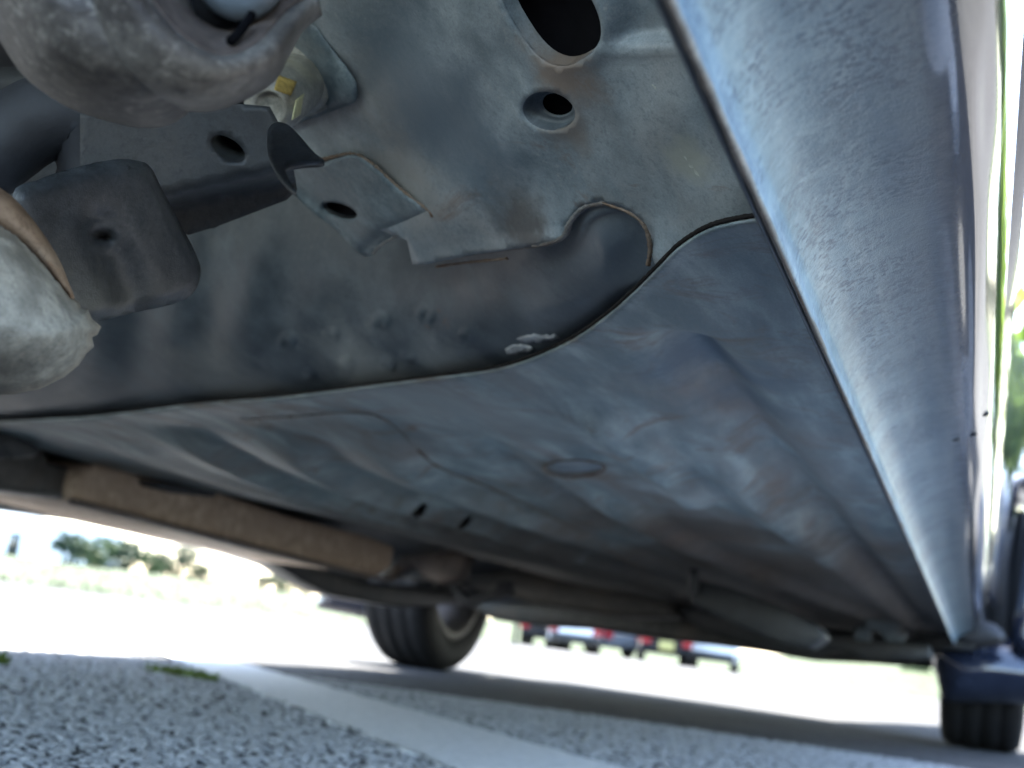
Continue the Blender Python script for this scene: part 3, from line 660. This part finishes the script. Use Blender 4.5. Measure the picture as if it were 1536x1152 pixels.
box('rear_floor', (-1.32, 2.95, .25), (-.14, 3.55, .30), M['dark'], car, .01)
box('wheel_arch_liner', (-1.70, 3.86, .20), (-1.30, 3.92, .62), M['rubber'], car, .02)
rail = pxprism('floor_rail', [(1040,868),(1090,880),(1160,905),(1225,938),(1236,955),(1212,972),(1160,960),(1090,930),(1036,905)], 1, 1.75, .1, M['dark'], car, .003)
pxprism('rail_seam', [(1034,852),(1046,853),(1044,888),(1034,890)], 1, 1.72, .02, M['dark'], car, .002)
pxprism('jack_bracket', [(1296,918),(1340,912),(1362,930),(1350,944),(1362,948),(1356,962),(1330,962),(1318,946),(1300,944)], 1, 2.75, .03, M['pad'], car, .004)
pxprism('brake_line_clip', [(1282,940),(1306,938),(1306,962),(1282,960)], 1, 2.8, .02, M['pad'], car, .003)

# --- wheels
def wheel(cx, cy, r, wdt, name='wheel', inner=1):
    wroot = empty(name, (0, 0, 0)); wroot.parent = car; rr = r; hw_ = wdt/2; c_ = (cx, cy, r)
    lathe('tyre', [(r*.64,-hw_*.80),(r*.72,-hw_*.98),(r*.84,-hw_*1.03),(r*.95,-hw_*.98),(r*.985,-hw_*.86),(r,-hw_*.7),(r,-hw_*.52),(r-.002,-hw_*.50),(r-.002,-hw_*.42),(r,-hw_*.40),(r+.001,-hw_*.06),(r-.002,-hw_*.04),(r-.002,hw_*.04),(r+.001,hw_*.06),(r,hw_*.40),(r-.002,hw_*.42),(r-.002,hw_*.50),(r,hw_*.52),(r,hw_*.7),(r*.985,hw_*.86),(r*.95,hw_*.98),(r*.84,hw_*1.03),(r*.72,hw_*.98),(r*.64,hw_*.80)], c_, (1,0,0), M['tread'], wroot, 72)
    lathe('rim', [(r*.70,hw_*.92),(r*.64,hw_*.94),(r*.61,hw_*.8),(r*.56,hw_*.5),(r*.54,-hw_*.1),(r*.56,-hw_*.6),(r*.63,-hw_*.85)], c_, (1,0,0), M['rim'], wroot, 56, True, .004)
    lathe('brake_drum', [(.01,hw_*.75),(r*.36,hw_*.75),(r*.38,hw_*.6),(r*.38,-hw_*.1),(.01,-hw_*.1)], c_, (1,0,0), M['rubber'], wroot, 40)
    q_ = p1(Pa, 655, 925, 0, cx-hw_*.55-.01); gap = math.atan2(q_.z-r, q_.y-cy); print('gap', name, math.degrees(gap), math.hypot(q_.z-r, q_.y-cy)/r)
    for k_ in range(7):                                            # wheel disc spokes leave round gaps between them
        a = gap+2*math.pi*(k_+.5)/7; s_ = []
        for da, q in ((-.34,.2),(-.17,.57),(.17,.57),(.34,.2)): s_.append((cx-hw_*.55, cy+math.cos(a+da)*r*q, r+math.sin(a+da)*r*q))
        prism('spoke', s_, (-.02,0,0), M['rim'], wroot, .003)
    return wroot
nearc = p1(Pa, 1411, 1113, 2, 0.0); print('near wheel inner edge', nearc)
farc = p1(Pa, 678, 1005, 2, 0.0); print('far wheel', farc)
wn = wheel(nearc[0]+.0925, 3.42, .295, .185); wf = wheel(farc[0]-.03, 3.42, .295, .185)

# --- mud guard and arch flare in front of the near wheel
gc = cr([(1398,970),(1402,1005),(1412,1040),(1422,1052),(1500,1054),(1600,1058),(1690,1052),(1700,1010),(1640,980),(1560,968),(1515,960),(1480,955),(1430,958)], 70, True)
inflate('mud_guard', gc, lambda V: np.full(len(V), 3.12), .075, 60, M['paint'], car, 6, .02)
fg = cr([(488,868),(478,895),(475,910),(490,916),(520,922),(558,929),(600,932),(606,880),(560,866)], 50, True)
inflate('mud_guard', fg, lambda V: np.full(len(V), 3.62), .05, 40, M['paint'], car, 5, .02)
gc = cr([(1432,952),(1444,936),(1480,932),(1504,946),(1506,964),(1470,972),(1440,968)], 40, True)
inflate('guard_cap', gc, lambda V: np.full(len(V), 3.02), .03, 18, M['rubber'], car, 4, .02)
pts = []
for a in np.linspace(-.15, math.pi*.62, 26): pts.append((.085+.02*math.sin(a), 3.42-math.cos(a)*.36, .29+math.sin(a)*.36))
tube('wheel_arch_flare', pts, .022, M['paint'], car, 10, 1.4)
pxprism('sill_end_cap', [(1380,935),(1420,928),(1462,930),(1476,950),(1460,975),(1400,972),(1372,960)], 1, 3.0, .06, M['dark'], car, .006)

# ================================================================== TOP LEFT: bush, bolt, brackets
def D3(rows): return [[tuple(p1(Pd, x, y, d)) for x, y, d in r] for r in rows]
inflate('suspension_arm', cr([(-60,-90),(-20,20),(5,70),(40,118),(100,160),(165,183),(215,192),(258,186),(292,160),(330,120),(300,20),(240,-90)], 120, True), lambda V: np.full(len(V), .335), .05, 120, M['cast'], car, 8, .03)
hous = loft('bush_housing', D3([
 [(185,-90,.285),(222,0,.285),(272,58,.285),(330,88,.288),(382,73,.295),(412,44,.305),(436,16,.315),(470,-2,.325)],
 [(172,-90,.280),(208,4,.280),(262,68,.280),(328,100,.283),(392,82,.291),(424,50,.303),(446,22,.314),(474,4,.325)],
 [(150,-90,.281),(186,20,.281),(240,88,.281),(318,122,.284),(396,98,.293),(428,60,.305),(448,30,.316),(476,10,.327)],
 [(120,-90,.29),(150,50,.29),(214,118,.29),(306,148,.293),(392,118,.302),(426,74,.312),(449,38,.320),(478,14,.330)],
 [(105,-90,.32),(135,66,.32),(212,136,.32),(310,162,.32),(398,126,.325),(428,82,.33),(450,44,.335),(480,18,.337)]]), M['cast'], car, 6, 6, .002)
loft('bush_seat', D3([
 [(188,-90,.284),(225,0,.284),(274,56,.284),(330,86,.287),(380,70,.294),(410,42,.304),(434,14,.314),(466,-6,.324)],
 [(215,-90,.295),(244,-10,.295),(286,38,.295),(334,62,.298),(372,50,.303),(396,22,.311),(412,-10,.318),(436,-40,.326)],
 [(235,-90,.312),(256,-20,.312),(292,25,.312),(334,46,.313),(366,34,.316),(386,8,.32),(398,-24,.325),(416,-60,.33)]]), M['lip'], car, 6, 6, .001)
rc = p1(Pd, 322, -45, .318); ra = (Vector(CAM)-rc)+Vector((-.05,0,.02)); 
lathe('bush_rubber', [(.0001,.002),(.009,.001),(.0125,-.001),(.016,-.004),(.016,-.02)], rc, ra, M['rubber'], car, 40)
bc = p1(Pd, 356, -34, .306); lathe('bush_sleeve', [(.0001,.003),(.006,.003),(.0088,.0015),(.0096,-.002),(.0098,-.02)], bc, ra, M['bush'], car, 40)
pxs = [(345,62),(358,50),(370,34),(378,22)]
tube('rubber_slit', [p1(Pd, x, y, .292+i*.003) for i, (x, y) in enumerate(pxs)], .0011, M['void'], car, 6)

# mounting pad under the bolt
PADO = [(380,150),(398,100),(412,60),(424,36),(440,25),(458,26),(476,42),(500,76),(522,104),(537,130),(533,152),(505,163),(470,176),(430,190)]
def zP(V):
    e = segdist(V, np.array(PADO), True)[0]; return -.0028+.0016*np.exp(-(e/7)**2)+.0008*sm((V[:, 0]-430)/80)
padp = dense(PADO, 8); padp = cr(padp[::2], 90, True)
pad = sheet('mounting_pad', padp, lambda V: PA(V[:, 0], V[:, 1], zP(V)), M['pad'], car, 7)
bolt = empty('mounting_bolt'); bolt.parent = car
bp = p1(PA, 452, 116, -.003); ax_end = p1(Pd, 404, 160, (bp-Vector(CAM)).length*.925); bax = (ax_end-bp); L = bax.length; bax.normalize()
BS = (bp-Vector(CAM)).length/.345; print('bolt scale', BS)
sc = lambda pr: [(a*BS, b*BS) for a, b in pr]
lathe('washer', sc([(.0001,.0),(.0098,.0),(.0101,.0008),(.0099,.0018),(.0080,.0026),(.0074,.0030)]), bp, bax, M['bolt'], bolt, 44)
lathe('bolt_flange', sc([(.0074,.0024),(.0090,.0028),(.0089,.0040),(.0078,.0052),(.0070,.0058)]), bp, bax, M['bolt'], bolt, 44)
hp = []
for r_, h_ in ((.0076,.004*BS),(.0076,L*.80),(.0072,L*.93),(.0050,L*1.0),(.0036,L*1.0),(.0030,L*.94),(.0001,L*.93)): hp.append((r_*BS, h_))
hd = lathe('bolt_head', hp, bp, bax, M['bolt'], bolt, 18, False, 0, (0.3,0.2,1)); 
b_ = hd.modifiers.new('round', 'BEVEL'); b_.width = .0012; b_.segments = 3
hd.data.polygons.foreach_set('use_smooth', [True]*len(hd.data.polygons))
def on_bolt(px, py):                                               # point of the head's side under a sight line
    d = Vector(rays([px], [py])[0]); o_ = Vector(CAM)-bp; dp = d-bax*d.dot(bax); op = o_-bax*o_.dot(bax); r_ = .0075*BS
    a, b, c_ = dp.dot(dp), 2*dp.dot(op), op.dot(op)-r_*r_; disc = max(0, b*b-4*a*c_); return Vector(CAM)+d*((-b-math.sqrt(disc))/(2*a))
def patch(name, quad, mat, n=7):
    q = np.array(quad, float); V = []; F_ = []
    for i in range(n):
        for j in range(n):
            u, v = i/(n-1), j/(n-1); s_ = (q[0]*(1-u)+q[1]*u)*(1-v)+(q[3]*(1-u)+q[2]*u)*v; V.append(on_bolt(*s_))
    for i in range(n-1):
        for j in range(n-1): F_.append((i*n+j, (i+1)*n+j, (i+1)*n+j+1, i*n+j+1))
    return mesh_obj(name, V, F_, mat, bolt, True, .0005)
patch('paint_mark', [(417,113),(445,123),(436,143),(411,134)], M['yellow'])
patch('paint_smear', [(444,150),(456,140),(450,172),(438,180)], M['boltpaint'])

# folded tab with an oval hole, overlapping the plate edge
TABO = cr([(428,252),(452,244),(480,245),(505,237),(530,232),(552,243),(600,285),(640,316),(648,328),(640,341),(612,350),(584,358),(566,370),(556,384),(538,378),(505,345),(470,318),(440,288)], 110, True)
TH_ = ell(511, 315, 27, 11, math.radians(17), 28)
def zT(V):
    e, sd_, _ = segdist(V, [(428,262),(470,300),(505,335),(548,384)]); f, _, _ = segdist(V, [(545,385),(575,358),(612,346),(650,330)])
    return -.0035+.011*np.exp(-(e/26)**2)+.006*np.exp(-(f/16)**2)+undul(V, .0005, 2)
tab = sheet('folded_tab', TABO, lambda V: PA(V[:, 0], V[:, 1], zT(V)), M['pad'], car, 6, [TH_])
hole_wall('tab_hole_rim', TH_, zT, .002, M['dark'], tab, .97)
hole_shade(TH_, zT, .005, 1.1, tab)
bead('weld_bead', [(470,244),(500,236),(530,231),(556,244),(600,283),(640,314),(650,326)], -.0024, .0011, M['rustrim'], tab, .5)
bead('weld_bead', [(560,380),(570,369),(590,357),(615,350),(640,342)], -.0012, .0008, M['bead'], tab, .3)
sheet('tab_side', cr([(405,192),(432,190),(470,230),(486,246),(450,250),(428,258),(445,292),(420,268),(402,230)], 60, True), lambda V: Pd(V[:, 0], V[:, 1], .40-.0006*(V[:, 1]-190)), M['dark'], car, 8)

# dark member behind, with its oval hole
OV = ell(342, 223, 29, 15, math.radians(33), 30)
memo = [(120,170),(300,150),(405,160),(432,210),(446,285),(430,300),(330,338),(285,352),(200,330),(120,300)]
def dM(V): return .50+.00035*(V[:, 0]-300)*0+.04*sm((V[:, 1]-275-(300-V[:, 0])*.22)/30)
member = sheet('rear_member', memo, lambda V: Pd(V[:, 0], V[:, 1], dM(V)), M['dark'], car, 9, [OV])
lw = Pd(OV[:, 0], OV[:, 1], dM(OV)); n_ = len(lw); dv = rays(OV[:, 0], OV[:, 1])*.01+np.array([0, .004, .008])
cv = lw.mean(0)+(lw-lw.mean(0))*1.25+rays([342], [223])[0]*.012; mesh_obj('hole_shade_cap', np.vstack([cv, cv+np.array([0, .001, .001])]), [tuple(range(n_)), tuple(range(n_, 2*n_))]+[(j, (j+1) % n_, n_+(j+1) % n_, n_+j) for j in range(n_)], M['void'], member)  # black disc behind the oval hole paints its dark interior
mesh_obj('member_hole_rim', np.vstack([lw, lw+dv]), [(j, (j+1) % n_, n_+(j+1) % n_, n_+j) for j in range(n_)], M['dark'], member)
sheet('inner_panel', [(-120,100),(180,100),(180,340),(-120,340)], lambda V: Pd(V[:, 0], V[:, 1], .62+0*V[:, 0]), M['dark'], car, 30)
pts = cr([(-40,250),(40,190),(90,170),(130,185),(150,250),(140,330)], 40); tube('brake_hose', [p1(Pd, x, y, .52) for x, y in pts], .016, M['rubber'], car, 14)

# hanging rounded flap
FLO = cr([(20,300),(60,272),(110,255),(165,243),(200,243),(222,252),(240,286),(268,338),(293,388),(297,412),(288,436),(262,452),(210,464),(160,476),(120,478),(60,420)], 120, True)
def dF(V):
    e = segdist(V, FLO, True)[0]
    z = .46+.0002*(V[:, 0]-150)+.006*np.exp(-(e/9)**2)
    q = segdist(V, [(145,345),(165,380),(190,440)])[0]; z = z+.006*np.exp(-(q/34)**2)
    q = segdist(V, ell(152, 354, 24, 14, .3), True)[0]; z = z-.002*np.exp(-(q/8)**2)+.010*np.exp(-(((V[:, 0]-152)/15)**2+((V[:, 1]-355)/9)**2))
    q = segdist(V, [(110,345),(140,400),(160,450)])[0]; z = z-.0015*np.exp(-(q/18)**2)
    q = segdist(V, [(205,350),(230,400),(225,440)])[0]; return z-.0015*np.exp(-(q/26)**2)
sheet('splash_flap', FLO, lambda V: Pd(V[:, 0], V[:, 1], dF(V)), M['flap'], car, 6, (), .002)

# gritty casting at the left edge with its rusty rim
GO = [(-140,330),(-40,318),(0,330),(30,350),(62,385),(90,420),(108,446)]+[tuple(p) for p in [(118,452),(122,462),(132,464),(138,478),(152,490),(146,502),(138,506),(141,520),(130,530),(118,548),(96,566),(62,583),(20,592),(-40,594),(-140,570)]]
inflate('casting', dense(GO, 9), lambda V: np.full(len(V), .37), .05, 130, M['grit'], car, 7, .02)
RO_ = cr([(-140,240),(-40,262),(5,285),(35,312),(66,352),(90,392),(103,424),(112,448),(98,440),(60,400),(20,362),(-40,336),(-140,340)], 80, True)
inflate('casting_rim', RO_, lambda V: np.full(len(V), .365), .012, 26, M['rustrim'], car, 6)

# ================================================================== BACKGROUND
def at(px, py, d):                                                 # ground spot under a sight line's bearing
    r_ = rays([px], [py])[0]; hx = r_[:2]/np.linalg.norm(r_[:2]); return Vector((hx[0]*d, hx[1]*d, 0))
def leafmat(name, a, b):
    n = N(name); c_ = n.mix(n.ramp(n.noise(1.2, 4), .4, .65), a, b); return n.done(c_, .7, .2)
LM = [leafmat('shrub leaf dark', (.016,.036,.018), (.03,.055,.025)), leafmat('shrub leaf light', (.03,.058,.02), (.045,.075,.025))]
bark = plain('bark', (.09,.07,.05), .9, .1)
def shrub(name, loc, wd, ht, mat, label, group, n=900, cat='shrub'):
    root = empty(name, loc, label, cat, group); V = []; F_ = []
    lob = [(rng.uniform(-.34, .34)*wd, rng.uniform(-.3, .3)*wd, ht*(rng.uniform(.4, .78) if cat == 'tree' else rng.uniform(.16, .72)), wd*rng.uniform(.22, .40), ht*rng.uniform(.18, .30)) for _ in range(9)]
    for i in range(n):
        lx, ly, lz, lr, lh = lob[i % 9]; q = rng.normal(size=3); q /= np.linalg.norm(q); rr = rng.uniform(.45, 1.08)
        c_ = np.array([lx+q[0]*lr*rr, ly+q[1]*lr*rr, max(.08, lz+q[2]*lh*rr)]); a = rng.normal(size=3); a /= np.linalg.norm(a); b = np.cross(a, rng.normal(size=3)); b /= np.linalg.norm(b); s_ = wd*rng.uniform(.03, .07)
        m0 = len(V); V += [c_-a*s_, c_+b*s_*.5, c_+a*s_, c_-b*s_*.5]; F_.append((m0, m0+1, m0+2, m0+3))
    mesh_obj('crown', V, F_, mat, root, False)
    for k_ in range(3):
        a = rng.uniform(-.2, .2, 2)*wd; tube('trunk', [(0, 0, -.3), (a[0]*.5, a[1]*.5, ht*.3), (a[0], a[1], ht*.62)], [.05*wd, .035*wd, .012*wd], bark, root, 7)
    return root
shl = ['dark green shrub at the left end of the shrub row on the bank','second shrub from the left in the row, pale and low','tall dark shrub in the middle of the row on the bank','broad shrub right of the row\'s middle on the bank','tall peaked shrub near the right end of the row','small pale shrub ending the row on the right']
def on_bank(px, py, d):
    r_ = rays([px], [py])[0]; hn = np.linalg.norm(r_[:2]); return Vector((r_[0]/hn*d, r_[1]/hn*d, CAM[2]+r_[2]/hn*d))
for (px, by, ty, wpx, mi), lb in zip([(97,842,818,48,0),(140,848,822,60,1),(185,856,826,60,0),(222,862,836,56,1),(262,868,832,50,0),(300,872,850,44,1)], shl):
    d = 41; p = on_bank(px, by+6, d); sc_ = d/1960; shrub('shrub', p, wpx*sc_*1.25, (by-ty+6)*sc_*1.75, LM[mi], lb, 'shrubs on the grass bank')
for (px, by, ty, wpx, mi), lb in zip([(390,887,870,28,0),(418,890,874,40,1),(452,896,880,28,0)], ['small dark shrub left in the second clump near the far wheel','pale shrub in the middle of the second clump','low shrub closing the second clump by the parked silver car']):
    d = 54; p = on_bank(px, by, d); sc_ = d/1960; shrub('shrub', p, wpx*sc_*1.25, (by-ty)*sc_*2.2, LM[mi], lb, 'shrubs in the second clump')
shrub('shrub', on_bank(1385, 1026, 60), 2.4, 1.3, LM[1], 'bright green bush on the bank beside the near tyre', None, 900)
# trees further to the right (they colour the door's reflection)
TM = leafmat('tree leaf', (.08,.12,.03), (.12,.165,.05))
_t = TM.node_tree; _tr = _t.nodes.new('ShaderNodeBsdfTranslucent'); _tr.inputs[0].default_value = (.16,.24,.05,1); _mx = _t.nodes.new('ShaderNodeMixShader'); _mx.inputs[0].default_value = .5
_t.links.new(_t.nodes['Principled BSDF'].outputs[0], _mx.inputs[1]); _t.links.new(_tr.outputs[0], _mx.inputs[2]); _t.links.new(_mx.outputs[0], _t.nodes['Material Output'].inputs[0])
for i, (x, y, s_) in enumerate([(1.2,30,8.5),(8.2,33,9),(18,29,8.5),(10,22,5.5),(25,24,8.0)]):
    shrub('tree', (x+1.6, y, -.2), s_, s_*1.35, TM, ['tall green tree nearest the lane past the car, right', 'tall spreading tree second in the right row','broad dark tree third in the right row','small pale tree standing in front of the right row','wide green tree furthest right of the car'][i], 'trees right of the car', 2600, 'tree')

white = plain('white wall', (.78,.78,.77), .6, .3, var=.04); glassm = plain('dark glass', (.02,.025,.03), .08, .5, var=.1)
def house(px, d, wd, ht, dp, label):
    root = empty('building', at(px, 850, d), label, 'building'); a = -math.radians(12); root.rotation_euler[2] = a
    box('wall', (-wd/2, 0, 0), (wd/2, dp, ht), white, root, .02)
    prism('roof', [(-wd/2-.3,-.3,ht+.003),(wd/2+.3,-.3,ht+.003),(wd/2+.3,dp/2,ht*1.35),(-wd/2-.3,dp/2,ht*1.35)], (0,0,.12), M['bush'], root, .02)
    for k_ in range(3): box('window', (-wd*.36+k_*wd*.28, -.03, ht*.35), (-wd*.36+k_*wd*.28+wd*.14, .02, ht*.75), glassm, root, .01)
    return root
house(-20, 75, 7, 3.0, 6, 'pale white building behind the grass at the left edge')

def vehicle(name, loc, rz, L_, Wd, Ht, col, label, cat, lights=True, shape='car', group=None):
    root = empty(name, loc, label, cat, group); root.rotation_euler[2] = rz; mt = plain(name+' paint '+str(len(bpy.data.materials)), col, .6, .15, 0, 0, var=.06)
    if shape == 'van': sp_ = [(0,.3),(0,.85),(.03,Ht*.96),(.10,Ht),(L_*.72,Ht),(L_*.83,Ht*.6),(L_*.98,Ht*.5),(L_,.3)]
    else: sp_ = [(0,.28),(.02,.8),(L_*.08,.92),(L_*.2,Ht*.97),(L_*.32,Ht),(L_*.55,Ht),(L_*.70,.92),(L_*.97,.74),(L_,.3)]
    prism('body', [(-Wd/2, y, z) for y, z in sp_], (Wd,0,0), mt, root, .05)
    if shape == 'car':
        prism('window', [(-Wd/2-.004, L_*.14, .93),(-Wd/2-.004, L_*.22, Ht*.93),(-Wd/2-.004, L_*.54, Ht*.93),(-Wd/2-.004, L_*.66, .93)], (Wd+.008,0,0), glassm, root, 0)
    else:
        prism('window', [(-Wd/2-.004, L_*.45, Ht*.6),(-Wd/2-.004, L_*.45, Ht*.9),(-Wd/2-.004, L_*.72, Ht*.9),(-Wd/2-.004, L_*.81, Ht*.6)], (Wd+.008,0,0), glassm, root, 0)
    box('rear_window', (-Wd*.36, -.01, .95), (Wd*.36, .06, Ht*.88), glassm, root, .01)
    for sx in (-1, 1):
        for fy in (.2, .8):
            wr = lathe('wheel', [(.12,-.1),(.30,-.1),(.32,-.06),(.32,.06),(.30,.1),(.12,.1)], (sx*(Wd/2-.06), L_*fy, .32), (1,0,0), M['tread'], root, 28, True, 0, None, True)
            lathe('rim', [(.01,.108),(.17,.104),(.2,.10)], (sx*(Wd/2-.06), L_*fy, .32), (sx,0,0), M['rim'], wr, 20)
        if lights: box('tail_light', (sx*Wd*.42-.15, -.03, .58), (sx*Wd*.42+.15, .05, .92), M['red'], root, .015)
    box('bumper', (-Wd*.49, -.10, .32), (Wd*.49, .12, .56), M['rubber'] if shape == 'van' else mt, root, .04)
    return root
M['red'] = plain('red lamp lens', (.30,.006,.015), .3, .5, var=.1)
bh = TH
def look_rot(p, extra): return math.atan2(-p.x, p.y)+extra
p = at(862, 960, 42); vehicle('van', p, look_rot(p, .04), 4.2, 1.7, 1.95, (.80,.81,.82), 'white van seen from behind, red lamps and dark bumper, left of the silver car', 'van', shape='van')
p = at(812, 960, 44); vehicle('small_car', p, look_rot(p, -.10), 3.6, 1.5, 1.5, (.010,.010,.011), 'dark small car seen from behind, leftmost of the far vehicles by the post', 'car')
p = at(935, 978, 44); vehicle('hatchback', p, look_rot(p, .62), 3.9, 1.6, 1.45, (.10,.11,.12), 'silver grey car parked askew beyond the lot, wheel towards us', 'car')
p = at(998, 985, 41); compact = vehicle('compact_car', p, look_rot(p, .05), 3.8, 1.55, 1.5, (.008,.008,.01), 'black small car with red lamps and yellow licence plate', 'car')
box('licence_plate', (-.24, -.14, .42), (.24, -.105, .70), plain('yellow plate', (.40,.36,.14), .6, .2, var=.05), compact, .01)
p = at(1066, 990, 43); vehicle('delivery_van', p, look_rot(p, -.05), 4.3, 1.55, 1.95, (.80,.81,.82), 'plain white van without lamps, rightmost of the far vehicles', 'van', lights=False, shape='van')
po = at(772, 958, 30); pr_ = empty('post', po, 'slim dark post standing left of the far vehicles', 'post')
lathe('shaft', [(.055,0),(.055,1.5),(.05,1.6),(.001,1.62)], (0,0,0), (0,0,1), M['rubber'], pr_, 14, True, 0, None, True); lathe('base', [(.11,0),(.11,.05),(.06,.07)], (0,0,0), (0,0,1), M['grim'], pr_, 14, True, 0, None, True)
# weeds growing from the lot
wm = leafmat('weed leaf', (.05,.085,.02), (.12,.15,.03))
def weed(px, py, wd, ht, n, label, group=None):
    c_ = p1(Pz, px, py, 0.0); V = []; F_ = []
    for i in range(n):
        a = rng.uniform(0, 6.28); r_ = rng.uniform(0, 1)**.6*wd; x, y = c_.x+math.cos(a)*r_*1.5*.8-math.sin(a)*r_*.3, c_.y+math.sin(a)*r_*.4; l = rng.uniform(.3, 1)*ht; b = rng.uniform(0, 6.28); sx, sy = math.cos(b)*.003, math.sin(b)*.003; tx, ty = rng.uniform(-.6, .6, 2)*l
        m0 = len(V); V += [(x-sx, y-sy, 0), (x+sx, y+sy, 0), (x+tx*.5+sx*.9, y+ty*.5+sy*.9, l*.6), (x+tx*.5-sx*.9, y+ty*.5-sy*.9, l*.6), (x+tx, y+ty, l)]; F_ += [(m0, m0+1, m0+2, m0+3), (m0+3, m0+2, m0+4)]
    o = mesh_obj('weed', V, F_, wm, None, False); return tag(o, label, 'weed', group)
weed(272, 1014, .05, .014, 170, 'flat green weed tuft beside the white painted line')
weed(2, 996, .010, .02, 22, 'tiny bright green sprout at the left edge of the lot')
